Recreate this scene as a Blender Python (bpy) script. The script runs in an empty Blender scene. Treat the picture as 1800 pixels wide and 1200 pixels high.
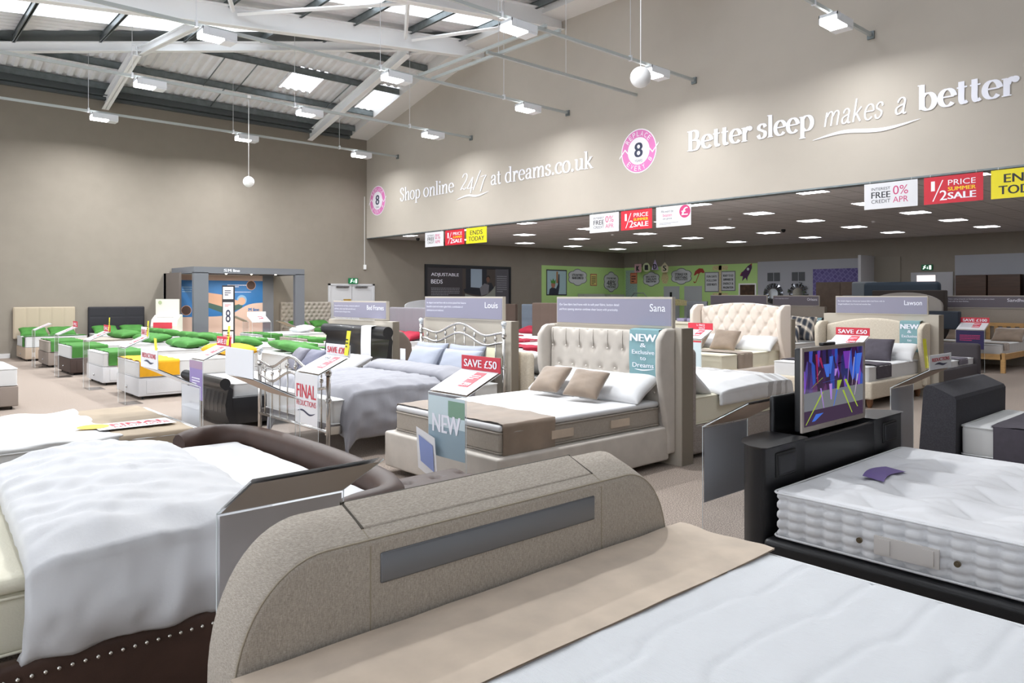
import bpy, math, random
from mathutils import Vector, noise
random.seed(7)
SC = bpy.context.scene
COL = SC.collection
def lin(c): return tuple((v/12.92 if v <= .04045 else ((v+.055)/1.055)**2.4) for v in c)
def hexc(h): return lin(tuple(int(h[i:i+2], 16)/255 for i in (0, 2, 4)))
# ------------------------------------------------------------------ materials
MATS = {}
def mat(name, h, rough=.6, metal=0., coat=0., var=0., vscale=20., bump=0., bscale=200., stretch=None, spec=.5, sheen=0.):
    if name in MATS: return MATS[name]
    m = bpy.data.materials.new(name); m.use_nodes = True
    nt = m.node_tree; b = nt.nodes['Principled BSDF']; L = nt.links
    c = hexc(h) if isinstance(h, str) else h
    b.inputs['Base Color'].default_value = (*c, 1); b.inputs['Roughness'].default_value = rough
    b.inputs['Metallic'].default_value = metal; b.inputs['Coat Weight'].default_value = coat
    b.inputs['Specular IOR Level'].default_value = spec
    if sheen: b.inputs['Sheen Weight'].default_value = sheen
    if var or bump:
        tc = nt.nodes.new('ShaderNodeTexCoord'); mp = nt.nodes.new('ShaderNodeMapping'); L.new(tc.outputs['Object'], mp.inputs[0])
        if stretch: mp.inputs['Scale'].default_value = stretch
    if var:
        n = nt.nodes.new('ShaderNodeTexNoise'); n.inputs['Scale'].default_value = vscale; n.inputs['Detail'].default_value = 4
        L.new(mp.outputs[0], n.inputs['Vector'])
        r = nt.nodes.new('ShaderNodeValToRGB'); r.color_ramp.elements[0].position = .3; r.color_ramp.elements[1].position = .7
        r.color_ramp.elements[0].color = (*[max(0, v*(1-var)) for v in c], 1); r.color_ramp.elements[1].color = (*[min(1, v*(1+var)) for v in c], 1)
        L.new(n.outputs['Fac'], r.inputs[0]); L.new(r.outputs[0], b.inputs['Base Color'])
    if bump:
        n = nt.nodes.new('ShaderNodeTexNoise'); n.inputs['Scale'].default_value = bscale; n.inputs['Detail'].default_value = 3
        L.new(mp.outputs[0], n.inputs['Vector']); bp = nt.nodes.new('ShaderNodeBump'); bp.inputs['Strength'].default_value = bump
        bp.inputs['Distance'].default_value = .01; L.new(n.outputs['Fac'], bp.inputs['Height']); L.new(bp.outputs[0], b.inputs['Normal'])
    MATS[name] = m; return m
def emis(name, h, s):
    if name in MATS: return MATS[name]
    m = bpy.data.materials.new(name); m.use_nodes = True; nt = m.node_tree; nt.nodes.clear()
    e = nt.nodes.new('ShaderNodeEmission'); o = nt.nodes.new('ShaderNodeOutputMaterial')
    e.inputs[0].default_value = (*hexc(h), 1); e.inputs[1].default_value = s; nt.links.new(e.outputs[0], o.inputs[0]); MATS[name] = m; return m
def acrylic(name, tint, gl=.25):
    m = bpy.data.materials.new(name); m.use_nodes = True; nt = m.node_tree; nt.nodes.clear()
    t = nt.nodes.new('ShaderNodeBsdfTransparent'); t.inputs[0].default_value = (*tint, 1)
    g = nt.nodes.new('ShaderNodeBsdfGlossy'); g.inputs['Roughness'].default_value = .06
    w = nt.nodes.new('ShaderNodeLayerWeight'); w.inputs[0].default_value = .5
    mx = nt.nodes.new('ShaderNodeMixShader'); o = nt.nodes.new('ShaderNodeOutputMaterial'); L = nt.links
    pw = nt.nodes.new('ShaderNodeMath'); pw.operation = 'POWER'; pw.inputs[1].default_value = 4; L.new(w.outputs['Facing'], pw.inputs[0]); ml = nt.nodes.new('ShaderNodeMath'); ml.operation = 'MULTIPLY_ADD'; ml.inputs[1].default_value = .5; ml.inputs[2].default_value = .03; L.new(pw.outputs[0], ml.inputs[0]); L.new(ml.outputs[0], mx.inputs[0]); L.new(t.outputs[0], mx.inputs[1]); L.new(g.outputs[0], mx.inputs[2]); L.new(mx.outputs[0], o.inputs[0])
    MATS[name] = m; return m
def weave(name, h, h2, s=620., rough=.9, bump=.35):
    """linen: two crossed, stretched noises"""
    m = bpy.data.materials.new(name); m.use_nodes = True; nt = m.node_tree; L = nt.links; b = nt.nodes['Principled BSDF']
    tc = nt.nodes.new('ShaderNodeTexCoord'); ns = []
    for sc in ((s, s, s*.14), (s*.14, s*.14, s)):
        mp = nt.nodes.new('ShaderNodeMapping'); mp.inputs['Scale'].default_value = sc; L.new(tc.outputs['Object'], mp.inputs[0])
        n = nt.nodes.new('ShaderNodeTexNoise'); n.inputs['Scale'].default_value = 1.; n.inputs['Detail'].default_value = 3
        L.new(mp.outputs[0], n.inputs['Vector']); ns.append(n)
    a = nt.nodes.new('ShaderNodeMath'); a.operation = 'ADD'; L.new(ns[0].outputs['Fac'], a.inputs[0]); L.new(ns[1].outputs['Fac'], a.inputs[1])
    r = nt.nodes.new('ShaderNodeValToRGB'); r.color_ramp.elements[0].position = .38; r.color_ramp.elements[1].position = .62
    r.color_ramp.elements[0].color = (*hexc(h2), 1); r.color_ramp.elements[1].color = (*hexc(h), 1)
    hv = nt.nodes.new('ShaderNodeMath'); hv.operation = 'MULTIPLY'; hv.inputs[1].default_value = .5; L.new(a.outputs[0], hv.inputs[0])
    L.new(hv.outputs[0], r.inputs[0]); L.new(r.outputs[0], b.inputs['Base Color']); b.inputs['Roughness'].default_value = rough
    bp = nt.nodes.new('ShaderNodeBump'); bp.inputs['Strength'].default_value = bump; bp.inputs['Distance'].default_value = .002
    L.new(hv.outputs[0], bp.inputs['Height']); L.new(bp.outputs[0], b.inputs['Normal']); MATS[name] = m; return m
WALL = mat('taupe_wall_paint', '8C8479', .85, var=.03, vscale=3)
WALLB = mat('bulkhead_paint', 'BBB3A8', .8, var=.02, vscale=2)
WHITEP = mat('white_steel_paint', 'F7F8F9', .45)
GALV = mat('galvanised_steel', '7C8486', .4, .6, var=.15, vscale=6)
TRACK = mat('track_steel', 'B4BAB9', .45, .1)
SHEET = mat('roof_sheet_paint', 'E6E6E9', .5, var=.05, vscale=3)
SOFF = mat('soffit_paint', 'E6E4E2', .7)
WHT = mat('white_plastic', 'F0F0F0', .35)
FIXW = mat('fixture_white', 'E2E5EA', .4)
BLK = mat('black_plastic', '101012', .35)
SKYE = None
def mk_translucent():
    m = bpy.data.materials.new('rooflight_sheet'); m.use_nodes = True; nt = m.node_tree; nt.nodes.clear()
    t = nt.nodes.new('ShaderNodeBsdfTransparent'); t.inputs[0].default_value = (.95, .97, 1, 1)
    d = nt.nodes.new('ShaderNodeBsdfTranslucent'); d.inputs[0].default_value = (.9, .93, .96, 1)
    mx = nt.nodes.new('ShaderNodeMixShader'); mx.inputs[0].default_value = .35; o = nt.nodes.new('ShaderNodeOutputMaterial'); L = nt.links
    L.new(t.outputs[0], mx.inputs[1]); L.new(d.outputs[0], mx.inputs[2]); L.new(mx.outputs[0], o.inputs[0]); return m
ROOFL = mk_translucent()
LAMP = emis('lamp_glow', 'FFFFFF', 14.)
PANEL = emis('ceiling_panel_glow', 'F7F9FF', 14.0)
# ------------------------------------------------------------------ mesh builder
class MB:
    def __init__(s): s.v = []; s.f = []; s.mi = []; s.sm = []
    def add(s, vs, fs, smooth=False, mi=0):
        n = len(s.v); s.v += [tuple(p) for p in vs]
        for f in fs: s.f.append(tuple(i+n for i in f)); s.mi.append(mi); s.sm.append(smooth)
        return s
    def box(s, x0, x1, y0, y1, z0, z1, mi=0):
        return s.add([(x, y, z) for x in (x0, x1) for y in (y0, y1) for z in (z0, z1)],
                     [(0, 1, 3, 2), (4, 6, 7, 5), (0, 4, 5, 1), (2, 3, 7, 6), (0, 2, 6, 4), (1, 5, 7, 3)], False, mi)
    def prism(s, poly, ax, a0, a1, mi=0, smooth=False):
        if ax == 'x': P = lambda a, p: (a, p[0], p[1])
        elif ax == 'y': P = lambda a, p: (p[0], a, p[1])
        else: P = lambda a, p: (p[0], p[1], a)
        n = len(poly); vs = [P(a0, p) for p in poly]+[P(a1, p) for p in poly]
        s.add(vs, [tuple(range(n)), tuple(range(2*n-1, n-1, -1))], False, mi)
        k = len(s.v)-2*n
        for i in range(n): j = (i+1) % n; s.f.append((k+i, k+j, k+n+j, k+n+i)); s.mi.append(mi); s.sm.append(smooth)
        return s
    def tube(s, pts, r, n=8, mi=0):
        pts = [Vector(p) for p in pts]; rs = r if isinstance(r, (list, tuple)) else [r]*len(pts); vs = []; fs = []; ref = None
        for i, p in enumerate(pts):
            d = (pts[min(i+1, len(pts)-1)]-pts[max(i-1, 0)]).normalized()
            if ref is None: ref = Vector((0, 0, 1)) if abs(d.z) < .9 else Vector((1, 0, 0))
            u = d.cross(ref).normalized(); w = u.cross(d).normalized(); ref = w
            for k in range(n): a = 2*math.pi*k/n; vs.append(p+u*math.cos(a)*rs[i]+w*math.sin(a)*rs[i])
        for i in range(len(pts)-1):
            for k in range(n): j = (k+1) % n; fs.append((i*n+k, i*n+j, (i+1)*n+j, (i+1)*n+k))
        s.add(vs, fs, n > 4, mi); k = len(s.v)-len(vs)
        s.f += [tuple(range(k+n-1, k-1, -1)), tuple(range(k+(len(pts)-1)*n, k+len(pts)*n))]; s.mi += [mi]*2; s.sm += [False]*2
        return s
    def lathe(s, prof, cx, cy, n=16, z=0, mi=0):
        vs = [(cx+r*math.cos(2*math.pi*k/n), cy+r*math.sin(2*math.pi*k/n), z+h) for r, h in prof for k in range(n)]
        fs = [(i*n+k, i*n+(k+1) % n, (i+1)*n+(k+1) % n, (i+1)*n+k) for i in range(len(prof)-1) for k in range(n)]
        return s.add(vs, fs, True, mi)
    def sphere(s, c, r, n=16, mi=0, sz=1.):
        m = max(4, n//2); prof = [(max(1e-4, r*math.sin(math.pi*i/m)), -r*sz*math.cos(math.pi*i/m)) for i in range(m+1)]
        return s.lathe(prof, c[0], c[1], n, c[2], mi)
    def grid(s, fn, nu, nv, smooth=True, mi=0):
        vs = [fn(i/nu, j/nv) for i in range(nu+1) for j in range(nv+1)]
        fs = [(i*(nv+1)+j, (i+1)*(nv+1)+j, (i+1)*(nv+1)+j+1, i*(nv+1)+j+1) for i in range(nu) for j in range(nv)]
        return s.add(vs, fs, smooth, mi)
    def quad(s, a, b, c, d, mi=0): return s.add([a, b, c, d], [(0, 1, 2, 3)], False, mi)
    def soft(s, x0, x1, y0, y1, z0, z1, r=.03, seg=(8, 8, 3), disp=None, mi=0):
        """box with rounded edges; disp(p, n) pushes a surface point along its normal"""
        c = ((x0+x1)/2, (y0+y1)/2, (z0+z1)/2); h = ((x1-x0)/2, (y1-y0)/2, (z1-z0)/2); r = min(r, *[q*.98 for q in h]); ax = []
        for k in range(3):
            e = [0, r*.3, r*.65]; n = max(1, seg[k]); inner = [-h[k]+r+(2*h[k]-2*r)*i/n for i in range(n+1)]
            ax.append([-h[k]+q for q in e]+inner+[h[k]-q for q in reversed(e)])
        N = [len(a)-1 for a in ax]; idx = {}; vs = []; fs = []
        def V(i, j, k):
            key = (i, j, k)
            if key in idx: return idx[key]
            p = Vector((ax[0][i], ax[1][j], ax[2][k])); q = Vector([max(-h[a]+r, min(h[a]-r, p[a])) for a in range(3)])
            n = (p-q); n = n.normalized() if n.length > 1e-9 else Vector((0, 0, 1)); w = q+n*r+Vector(c)
            if disp: w = w+n*disp(w, n)
            idx[key] = len(vs); vs.append(tuple(w)); return idx[key]
        for i in range(N[0]):
            for j in range(N[1]):
                fs.append((V(i, j, 0), V(i, j+1, 0), V(i+1, j+1, 0), V(i+1, j, 0))); fs.append((V(i, j, N[2]), V(i+1, j, N[2]), V(i+1, j+1, N[2]), V(i, j+1, N[2])))
        for i in range(N[0]):
            for k in range(N[2]):
                fs.append((V(i, 0, k), V(i+1, 0, k), V(i+1, 0, k+1), V(i, 0, k+1))); fs.append((V(i, N[1], k), V(i, N[1], k+1), V(i+1, N[1], k+1), V(i+1, N[1], k)))
        for j in range(N[1]):
            for k in range(N[2]):
                fs.append((V(0, j, k), V(0, j, k+1), V(0, j+1, k+1), V(0, j+1, k))); fs.append((V(N[0], j, k), V(N[0], j+1, k), V(N[0], j+1, k+1), V(N[0], j, k+1)))
        return s.add(vs, fs, True, mi)
BASE = {}
def _obj(name, mb, ms, off):
    me = bpy.data.meshes.new(name); me.from_pydata([(v[0]-off[0], v[1]-off[1], v[2]-off[2]) for v in mb.v], [], mb.f)
    for m in (ms if isinstance(ms, (list, tuple)) else [ms]): me.materials.append(m)
    me.polygons.foreach_set('material_index', mb.mi); me.polygons.foreach_set('use_smooth', mb.sm); me.update()
    o = bpy.data.objects.new(name, me); COL.objects.link(o); return o
def part(name, mb, ms, parent, label=None):
    off = BASE[parent.name]; o = _obj(name, mb, ms, off); o.parent = parent; BASE[o.name] = off
    if label: o['label'] = label
    return o
def thing(name, label, cat, loc, group=None):
    o = bpy.data.objects.new(name, None); COL.objects.link(o); o.location = loc; o.empty_display_size = .1
    o['label'] = label; o['category'] = cat
    if group: o['group'] = group
    BASE[o.name] = tuple(loc); return o
def single(name, mb, ms, label=None, cat=None, group=None, kind=None):
    xs, ys, zs = zip(*mb.v); off = ((min(xs)+max(xs))/2, (min(ys)+max(ys))/2, min(zs)); o = _obj(name, mb, ms, off); o.location = off; BASE[o.name] = off
    if label: o['label'] = label
    if cat: o['category'] = cat
    if group: o['group'] = group
    if kind: o['kind'] = kind
    return o
def struct(name, mb, ms): return single(name, mb, ms, kind='structure')
def fbm(p, sc, oct=3): return noise.fractal(Vector(p)*sc, 1., 2., oct)
ORD = ['first', 'second', 'third', 'fourth', 'fifth', 'sixth', 'seventh', 'eighth', 'ninth', 'tenth']
# ---- lettering. u = reading direction, v = up, all flat on its sign and a hair proud of it
_tc = {}
def glyphs(body):
    if body not in _tc:
        cu = bpy.data.curves.new('lettering', 'FONT'); cu.body = body; cu.size = 1; cu.resolution_u = 3; cu.align_x = 'LEFT'
        ob = bpy.data.objects.new('lettering', cu); COL.objects.link(ob); bpy.context.view_layer.update()
        me = bpy.data.meshes.new_from_object(ob); _tc[body] = ([tuple(v.co) for v in me.vertices], [tuple(p.vertices) for p in me.polygons])
        bpy.data.objects.remove(ob); bpy.data.meshes.remove(me); bpy.data.curves.remove(cu)
    return _tc[body]
def fitted(mb, body, org, u, v, x, y, w, h, mi=0, bold=0.):
    """text with its lower left at (x, y) on the sign, stretched to w by h"""
    vs, fs = glyphs(body)
    if not vs: return mb
    xs = [p[0] for p in vs]; ys = [p[1] for p in vs]; ax, ay = min(xs), min(ys); kx = w/max(1e-6, max(xs)-ax); ky = h/max(1e-6, max(ys)-ay)
    O, U, V_ = Vector(org), Vector(u), Vector(v); n = U.cross(V_)
    for k, db in enumerate((0.,) if not bold else (-bold, 0., bold)):
        mb.add([O+U*(x+(p[0]-ax)*kx+db)+V_*(y+(p[1]-ay)*ky)+n*(.0002*k) for p in vs], fs, False, mi)
    return mb
def rect(mb, org, u, v, x, y, w, h, mi=0, n=0.):
    O, U, V_ = Vector(org), Vector(u), Vector(v); N = U.cross(V_)*n
    return mb.quad(O+U*x+V_*y+N, O+U*(x+w)+V_*y+N, O+U*(x+w)+V_*(y+h)+N, O+U*x+V_*(y+h)+N, mi)
def poly(mb, org, u, v, pts, mi=0, n=0.):
    O, U, V_ = Vector(org), Vector(u), Vector(v); N = U.cross(V_)*n
    return mb.add([O+U*a+V_*b+N for a, b in pts], [tuple(range(len(pts)))], False, mi)
def disc(cx, cy, rx, ry=None, n=32, a0=0, a1=2*math.pi):
    ry = ry or rx; return [(cx+rx*math.cos(a0+(a1-a0)*i/n), cy+ry*math.sin(a0+(a1-a0)*i/n)) for i in range(n)]
def smallprint(mb, org, u, v, x, y, w, h, rows, mi=0):
    """lines too small to read: short dashes"""
    for r in range(rows):
        yy = y+h*(1-(r+1)/rows); q = x; end = x+w*(1 if r < rows-1 else .6)
        while q < end:
            ln = min(random.uniform(.03, .08)*w, end-q); rect(mb, org, u, v, q, yy, ln, h/rows*.45, mi); q += ln+.012*w
    return mb
# ---- serif hand: pen strokes, thick where they run upright
def catmull(P, n=8):
    out = []
    for i in range(len(P)-1):
        a, b, c, d = P[max(0, i-1)], P[i], P[i+1], P[min(len(P)-1, i+2)]
        for k in range(n):
            t = k/n; out.append(tuple(.5*((2*b[q])+(-a[q]+c[q])*t+(2*a[q]-5*b[q]+4*c[q]-d[q])*t*t+(-a[q]+3*b[q]-3*c[q]+d[q])*t**3) for q in (0, 1)))
    out.append(tuple(P[-1])); return out
def ribbon(P, T, t):
    out = []; n = len(P)
    for i in range(n):
        a, b = P[max(0, i-1)], P[min(n-1, i+1)]; dx, dy = b[0]-a[0], b[1]-a[1]; l = math.hypot(dx, dy) or 1; dx /= l; dy /= l
        w = (t+(T-t)*abs(dy)**1.3)/2; out.append(((P[i][0]-dy*w, P[i][1]+dx*w), (P[i][0]+dy*w, P[i][1]-dx*w)))
    return out
def arc(cx, cy, rx, ry, a0, a1, n=22): return [(cx+rx*math.cos(math.radians(a0+(a1-a0)*i/n)), cy+ry*math.sin(math.radians(a0+(a1-a0)*i/n))) for i in range(n+1)]
def G(ch):
    bowl = arc(30, 33, 24, 33, 0, 360)
    g = {'n': (66, [('C', [(20, 44), (30, 60), (42, 64), (51, 54), (51, 40)]), ('L', [(15, 2), (15, 64)]), ('L', [(51, 42), (51, 2)])], [(15, 0, 13), (51, 0, 12), (9, 62, 8)]),
      'm': (98, [('C', [(20, 44), (29, 60), (40, 64), (49, 54), (49, 40)]), ('C', [(53, 44), (62, 60), (74, 64), (83, 54), (83, 40)]), ('L', [(15, 2), (15, 64)]), ('L', [(49, 42), (49, 2)]), ('L', [(83, 42), (83, 2)])], [(15, 0, 12), (49, 0, 10), (83, 0, 12), (9, 62, 8)]),
      'h': (66, [('C', [(20, 44), (30, 60), (42, 64), (51, 54), (51, 40)]), ('L', [(15, 2), (15, 100)]), ('L', [(51, 42), (51, 2)])], [(15, 0, 13), (51, 0, 12), (9, 98, 8)]),
      'u': (66, [('C', [(15, 24), (15, 12), (24, 2), (37, 6), (48, 20)]), ('L', [(15, 64), (15, 22)]), ('L', [(51, 2), (51, 64)])], [(9, 63, 8), (45, 63, 8), (57, 2, 8)]),
      'o': (60, [('L', bowl)], []), 'l': (30, [('L', [(15, 2), (15, 100)])], [(15, 0, 13), (9, 98, 8)]),
      'i': (30, [('L', [(15, 2), (15, 64)]), ('D', (14, 88, 8))], [(15, 0, 13), (9, 62, 8)]),
      'p': (66, [('L', [(15, -30), (15, 64)]), ('L', arc(34, 33, 22, 32, -140, 140))], [(15, -31, 14), (9, 62, 8)]),
      'b': (66, [('L', [(15, 4), (15, 100)]), ('L', arc(34, 32, 22, 32, -150, 140))], [(9, 98, 8)]),
      'd': (66, [('L', [(49, 2), (49, 100)]), ('L', arc(30, 33, 22, 32, 40, 320))], [(43, 98, 8), (55, 2, 8)]),
      'e': (56, [('L', arc(30, 33, 22, 32, 5, 320)), ('L', [(9, 36), (51, 36)])], []),
      'c': (54, [('L', arc(31, 33, 23, 32, 45, 320)), ('D', (45, 52, 7))], []),
      'a': (58, [('C', [(12, 50), (20, 62), (32, 64), (42, 54), (42, 38), (42, 12), (48, 3), (56, 6)]), ('C', [(42, 40), (24, 34), (11, 26), (11, 12), (20, 3), (32, 6), (42, 18)]), ('D', (14, 50, 6))], []),
      's': (48, [('C', [(40, 50), (34, 62), (22, 65), (11, 56), (12, 44), (26, 35), (38, 26), (38, 11), (26, 1), (14, 4), (7, 18)])], []),
      'r': (48, [('L', [(15, 2), (15, 64)]), ('C', [(18, 42), (24, 58), (34, 64), (42, 58)]), ('D', (40, 56, 8))], [(15, 0, 14), (9, 62, 8)]),
      't': (40, [('C', [(18, 84), (18, 50), (18, 16), (24, 2), (36, 8)]), ('L', [(4, 62), (36, 62)])], []),
      'k': (64, [('L', [(15, 2), (15, 100)]), ('L', [(18, 28), (48, 62)]), ('L', [(26, 36), (52, 2)])], [(15, 0, 13), (52, 0, 11), (48, 63, 10), (9, 98, 8)]),
      'S': (60, [('C', [(48, 76), (42, 92), (28, 98), (13, 88), (12, 70), (28, 54), (46, 40), (49, 20), (36, 1), (18, 2), (8, 24)])], [(49, 80, 2), (8, 18, 2)]),
      'B': (72, [('L', [(18, 2), (18, 94)]), ('C', [(16, 95), (40, 96), (53, 84), (52, 62), (38, 51), (18, 51)]), ('C', [(36, 51), (56, 44), (61, 24), (50, 4), (30, 0), (16, 1)])], [(16, 0, 13), (16, 95, 13)]),
      '2': (56, [('C', [(8, 76), (16, 94), (34, 97), (46, 80), (40, 54), (22, 28), (6, 3)]), ('C', [(6, 4), (22, 10), (38, 2), (50, 12)])], []),
      '4': (56, [('L', [(38, -26), (38, 68)]), ('L', [(38, 68), (4, 4)]), ('L', [(4, 4), (54, 4)])], [(38, -28, 10)]),
      '/': (40, [('L', [(0, -10), (38, 100)])], []), '7': (52, [('L', [(8, 62), (50, 66)]), ('C', [(50, 66), (34, 36), (22, -26)])], [(8, 58, 2)]),
      '.': (28, [('D', (14, 6, 8))], [])}
    return g[ch]
def serif(mb, word, org, u, v, x0, x1, y, k, T=13, t=5, slant=0., mi=0):
    """a word from x0 to x1 on the wall; k metres per unit of height"""
    adv = 0; W = sum(G(c)[0] for c in word); kx = (x1-x0)/W; O, U, V_ = Vector(org), Vector(u), Vector(v); N = U.cross(V_); lay = 0
    put = lambda q: O+U*(x0+(adv+q[0]+slant*q[1])*kx)+V_*(y+q[1]*k)+N*(.0004*lay)
    for c in word:
        w, strokes, sf = G(c)
        for kind, d in strokes:
            lay = (lay+1) % 6
            if kind == 'D': mb.add([put(q) for q in disc(d[0], d[1], d[2]*(T/13), n=14)], [tuple(range(14))], False, mi); continue
            P = catmull(d) if kind == 'C' else list(d)
            if kind == 'L' and len(P) == 2: P = [tuple(P[0][q]+(P[1][q]-P[0][q])*i/2 for q in (0, 1)) for i in range(3)]
            rb = ribbon(P, T, t)
            for i in range(len(rb)-1): mb.add([put(rb[i][0]), put(rb[i][1]), put(rb[i+1][1]), put(rb[i+1][0])], [(0, 1, 2, 3)], False, mi)
        if not slant:
            for sx, sy, hw in sf:
                lay = (lay+1) % 6; mb.add([put(q) for q in ((sx-hw, sy-1), (sx+hw, sy-1), (sx+hw, sy+3), (sx-hw, sy+3))], [(0, 1, 2, 3)], False, mi)
        adv += w
    return mb
def swoosh(mb, org, u, v, pts, th, mi=0):
    O, U, V_ = Vector(org), Vector(u), Vector(v); P = catmull(pts, 10); n = len(P)
    for i in range(n-1):
        a, b = math.sin(math.pi*i/(n-1))*th/2, math.sin(math.pi*(i+1)/(n-1))*th/2
        mb.add([O+U*P[i][0]+V_*(P[i][1]-a), O+U*P[i+1][0]+V_*(P[i+1][1]-b), O+U*P[i+1][0]+V_*(P[i+1][1]+b), O+U*P[i][0]+V_*(P[i][1]+a)], [(0, 1, 2, 3)], False, mi)
    return mb
NX, PX, UP = (0, -1, 0), (0, 1, 0), (0, 0, 1)   # reading directions on faces that look to -X and to +X
EX, EY = (1, 0, 0), (-1, 0, 0)                   # ... on faces that look to -Y and to +Y
# ================================================================== the room
XB, YL, XK, YR, XF = 13.7, 23.25, 28.1, -8., -5.
def carpet_mat():
    m = bpy.data.materials.new('carpet'); m.use_nodes = True; nt = m.node_tree; L = nt.links; b = nt.nodes['Principled BSDF']
    tc = nt.nodes.new('ShaderNodeTexCoord'); n = nt.nodes.new('ShaderNodeTexNoise'); n.inputs['Scale'].default_value = 110; n.inputs['Detail'].default_value = 4
    n2 = nt.nodes.new('ShaderNodeTexNoise'); n2.inputs['Scale'].default_value = .6
    L.new(tc.outputs['Object'], n.inputs['Vector']); L.new(tc.outputs['Object'], n2.inputs['Vector'])
    r = nt.nodes.new('ShaderNodeValToRGB'); e = r.color_ramp.elements; e[0].position = .4; e[0].color = (*hexc('6E625A'), 1); e[1].position = .58; e[1].color = (*hexc('AA9C90'), 1)
    L.new(n.outputs['Fac'], r.inputs[0]); L.new(r.outputs[0], b.inputs['Base Color']); b.inputs['Roughness'].default_value = .95
    bp = nt.nodes.new('ShaderNodeBump'); bp.inputs['Strength'].default_value = .4; bp.inputs['Distance'].default_value = .004; L.new(n.outputs['Fac'], bp.inputs['Height']); L.new(bp.outputs[0], b.inputs['Normal'])
    return m
struct('floor', MB().box(XF, XK+.3, YR, YL+.3, -.1, 0), carpet_mat())
def tile_mat():
    m = bpy.data.materials.new('ceiling_tile'); m.use_nodes = True; nt = m.node_tree; L = nt.links; b = nt.nodes['Principled BSDF']
    tc = nt.nodes.new('ShaderNodeTexCoord'); br = nt.nodes.new('ShaderNodeTexBrick'); br.offset = 0
    br.inputs['Scale'].default_value = 1; br.inputs['Brick Width'].default_value = .6; br.inputs['Row Height'].default_value = .6; br.inputs['Mortar Size'].default_value = .012
    br.inputs['Color1'].default_value = (*hexc('D2CFCE'), 1); br.inputs['Color2'].default_value = (*hexc('CBC8C7'), 1); br.inputs['Mortar'].default_value = (*hexc('9C9998'), 1)
    L.new(tc.outputs['Object'], br.inputs['Vector']); L.new(br.outputs[0], b.inputs['Base Color']); b.inputs['Roughness'].default_value = .9; return m
ZC = 3.73
struct('ceiling', MB().box(XB+.24, XK, YR, YL, ZC, ZC+.1), tile_mat())
struct('wall_left', MB().box(XF, XK+.3, YL, YL+.3, 0, 8.3), WALL)
struct('wall_back', MB().box(XK, XK+.3, YR, YL, 0, 4.2), WALL)
zt = lambda y: min(9.6, 7.45+.25*(23.2-y))
struct('wall_right', MB().prism([(YL, ZC-.02), (YR, ZC-.02), (YR, 9.6), (14.6, 9.6), (YL, 7.45)], 'x', XB, XB+.25), WALLB)
struct('trim_1', MB().box(XB-.004, XB+.254, YR, YL, ZC-.05, ZC-.02), GALV)
struct('baseboard_left', MB().box(XF, 3.0, YL-.02, YL, 0, .12).box(4.6, XK, YL-.02, YL, 0, .12), mat('skirting_white', 'D5D3D2', .5))
struct('baseboard_back', MB().box(XK-.02, XK, YR, YL-.02, 0, .12), MATS['skirting_white'])
# glazed shopfront behind the camera: piers, sill and head with openings that let the daylight in
def glazed(name, ax, a, lo, hi, step):
    mb = MB(); n = round((hi-lo)/step)
    bx = (lambda u0, u1, z0, z1: mb.box(a-.1, a+.1, u0, u1, z0, z1)) if ax == 'x' else (lambda u0, u1, z0, z1: mb.box(u0, u1, a-.1, a+.1, z0, z1))
    bx(lo, hi, 0, .25); bx(lo, hi, 4.6, 9.6)
    for i in range(n+1): bx(max(lo, lo+i*step-.12), min(hi, lo+i*step+.12), .25, 4.6)
    struct(name, mb, WALL)
glazed('wall_front', 'x', XF-.1, YR, YL, 3.1); struct('wall_near', MB().box(XF, XK, YR-.3, YR, 0, 9.6), WALL)
PANE = acrylic('window_glass', (.97, .98, 1.), .05)
def pane(i, b): return struct('window_%d' % i, MB().box(*b), PANE)
pane(1, (XF-.11, XF-.09, YR+.1, YL-.1, .25, 4.6))
# ---- roof: the main pitch climbs towards the bulkhead, the hip climbs away from the far wall
zm = lambda x: 7.62+.113*x; zh = lambda y: 7.45+.25*(23.2-y)
hipx = lambda y: (zh(y)-7.62)/.113
hipy = lambda x: 23.2-(zm(x)-7.45)/.25
rl_main = [(18.6, 19.6), (14.7, 15.8), (10.7, 11.8), (6.7, 7.8), (2.7, 3.8), (-1.3, -.2), (-5.3, -4.2)]
rl_hip = [(9.45, 10.42, 20.0, 21.25), (12.2, 13.1, 19.95, 21.6)]
mb = MB(); y = YR; p = .25
while y < 23.2:
    if not any(a-.01 <= y+.12 <= b for a, b in rl_main):
        prof = [(y, 0), (y+.08, 0), (y+.10, .05), (y+.20, .05), (y+.25, 0)]
        for (a, da), (b, db) in zip(prof, prof[1:]):
            xa, xb = min(XB+.2, hipx(a)), min(XB+.2, hipx(b))
            if xa > XF: mb.quad((XF, a, zm(XF)+da), (XF, b, zm(XF)+db), (xb, b, zm(xb)+db), (xa, a, zm(xa)+da))
    y += p
struct('roof', mb, SHEET)
mb = MB(); x = XF; p = .25
while x < XB+.2:
    prof = [(x, 0), (x+.08, 0), (x+.10, .05), (x+.20, .05), (x+.25, 0)]; hs = [h for h in rl_hip if h[0]-.05 <= x+.12 <= h[1]+.05]
    for (a, da), (b, db) in zip(prof, prof[1:]):
        ya, yb = max(13, hipy(a)), max(13, hipy(b))
        if ya > 23.3: continue
        for s0, s1 in ([(None, hs[0][2]), (hs[0][3], 23.3)] if hs else [(None, 23.3)]):
            y0, y1 = (ya if s0 is None else s0), (yb if s0 is None else s0)
            mb.quad((a, y0, zh(y0)+da), (b, y1, zh(y1)+db), (b, s1, zh(s1)+db), (a, s1, zh(s1)+da))
    x += p
struct('ceiling_hip_pitch', mb, SHEET)
mb = MB(); hx = [XF+.0+(XB+.2-XF)*i/12 for i in range(13)]
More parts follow.
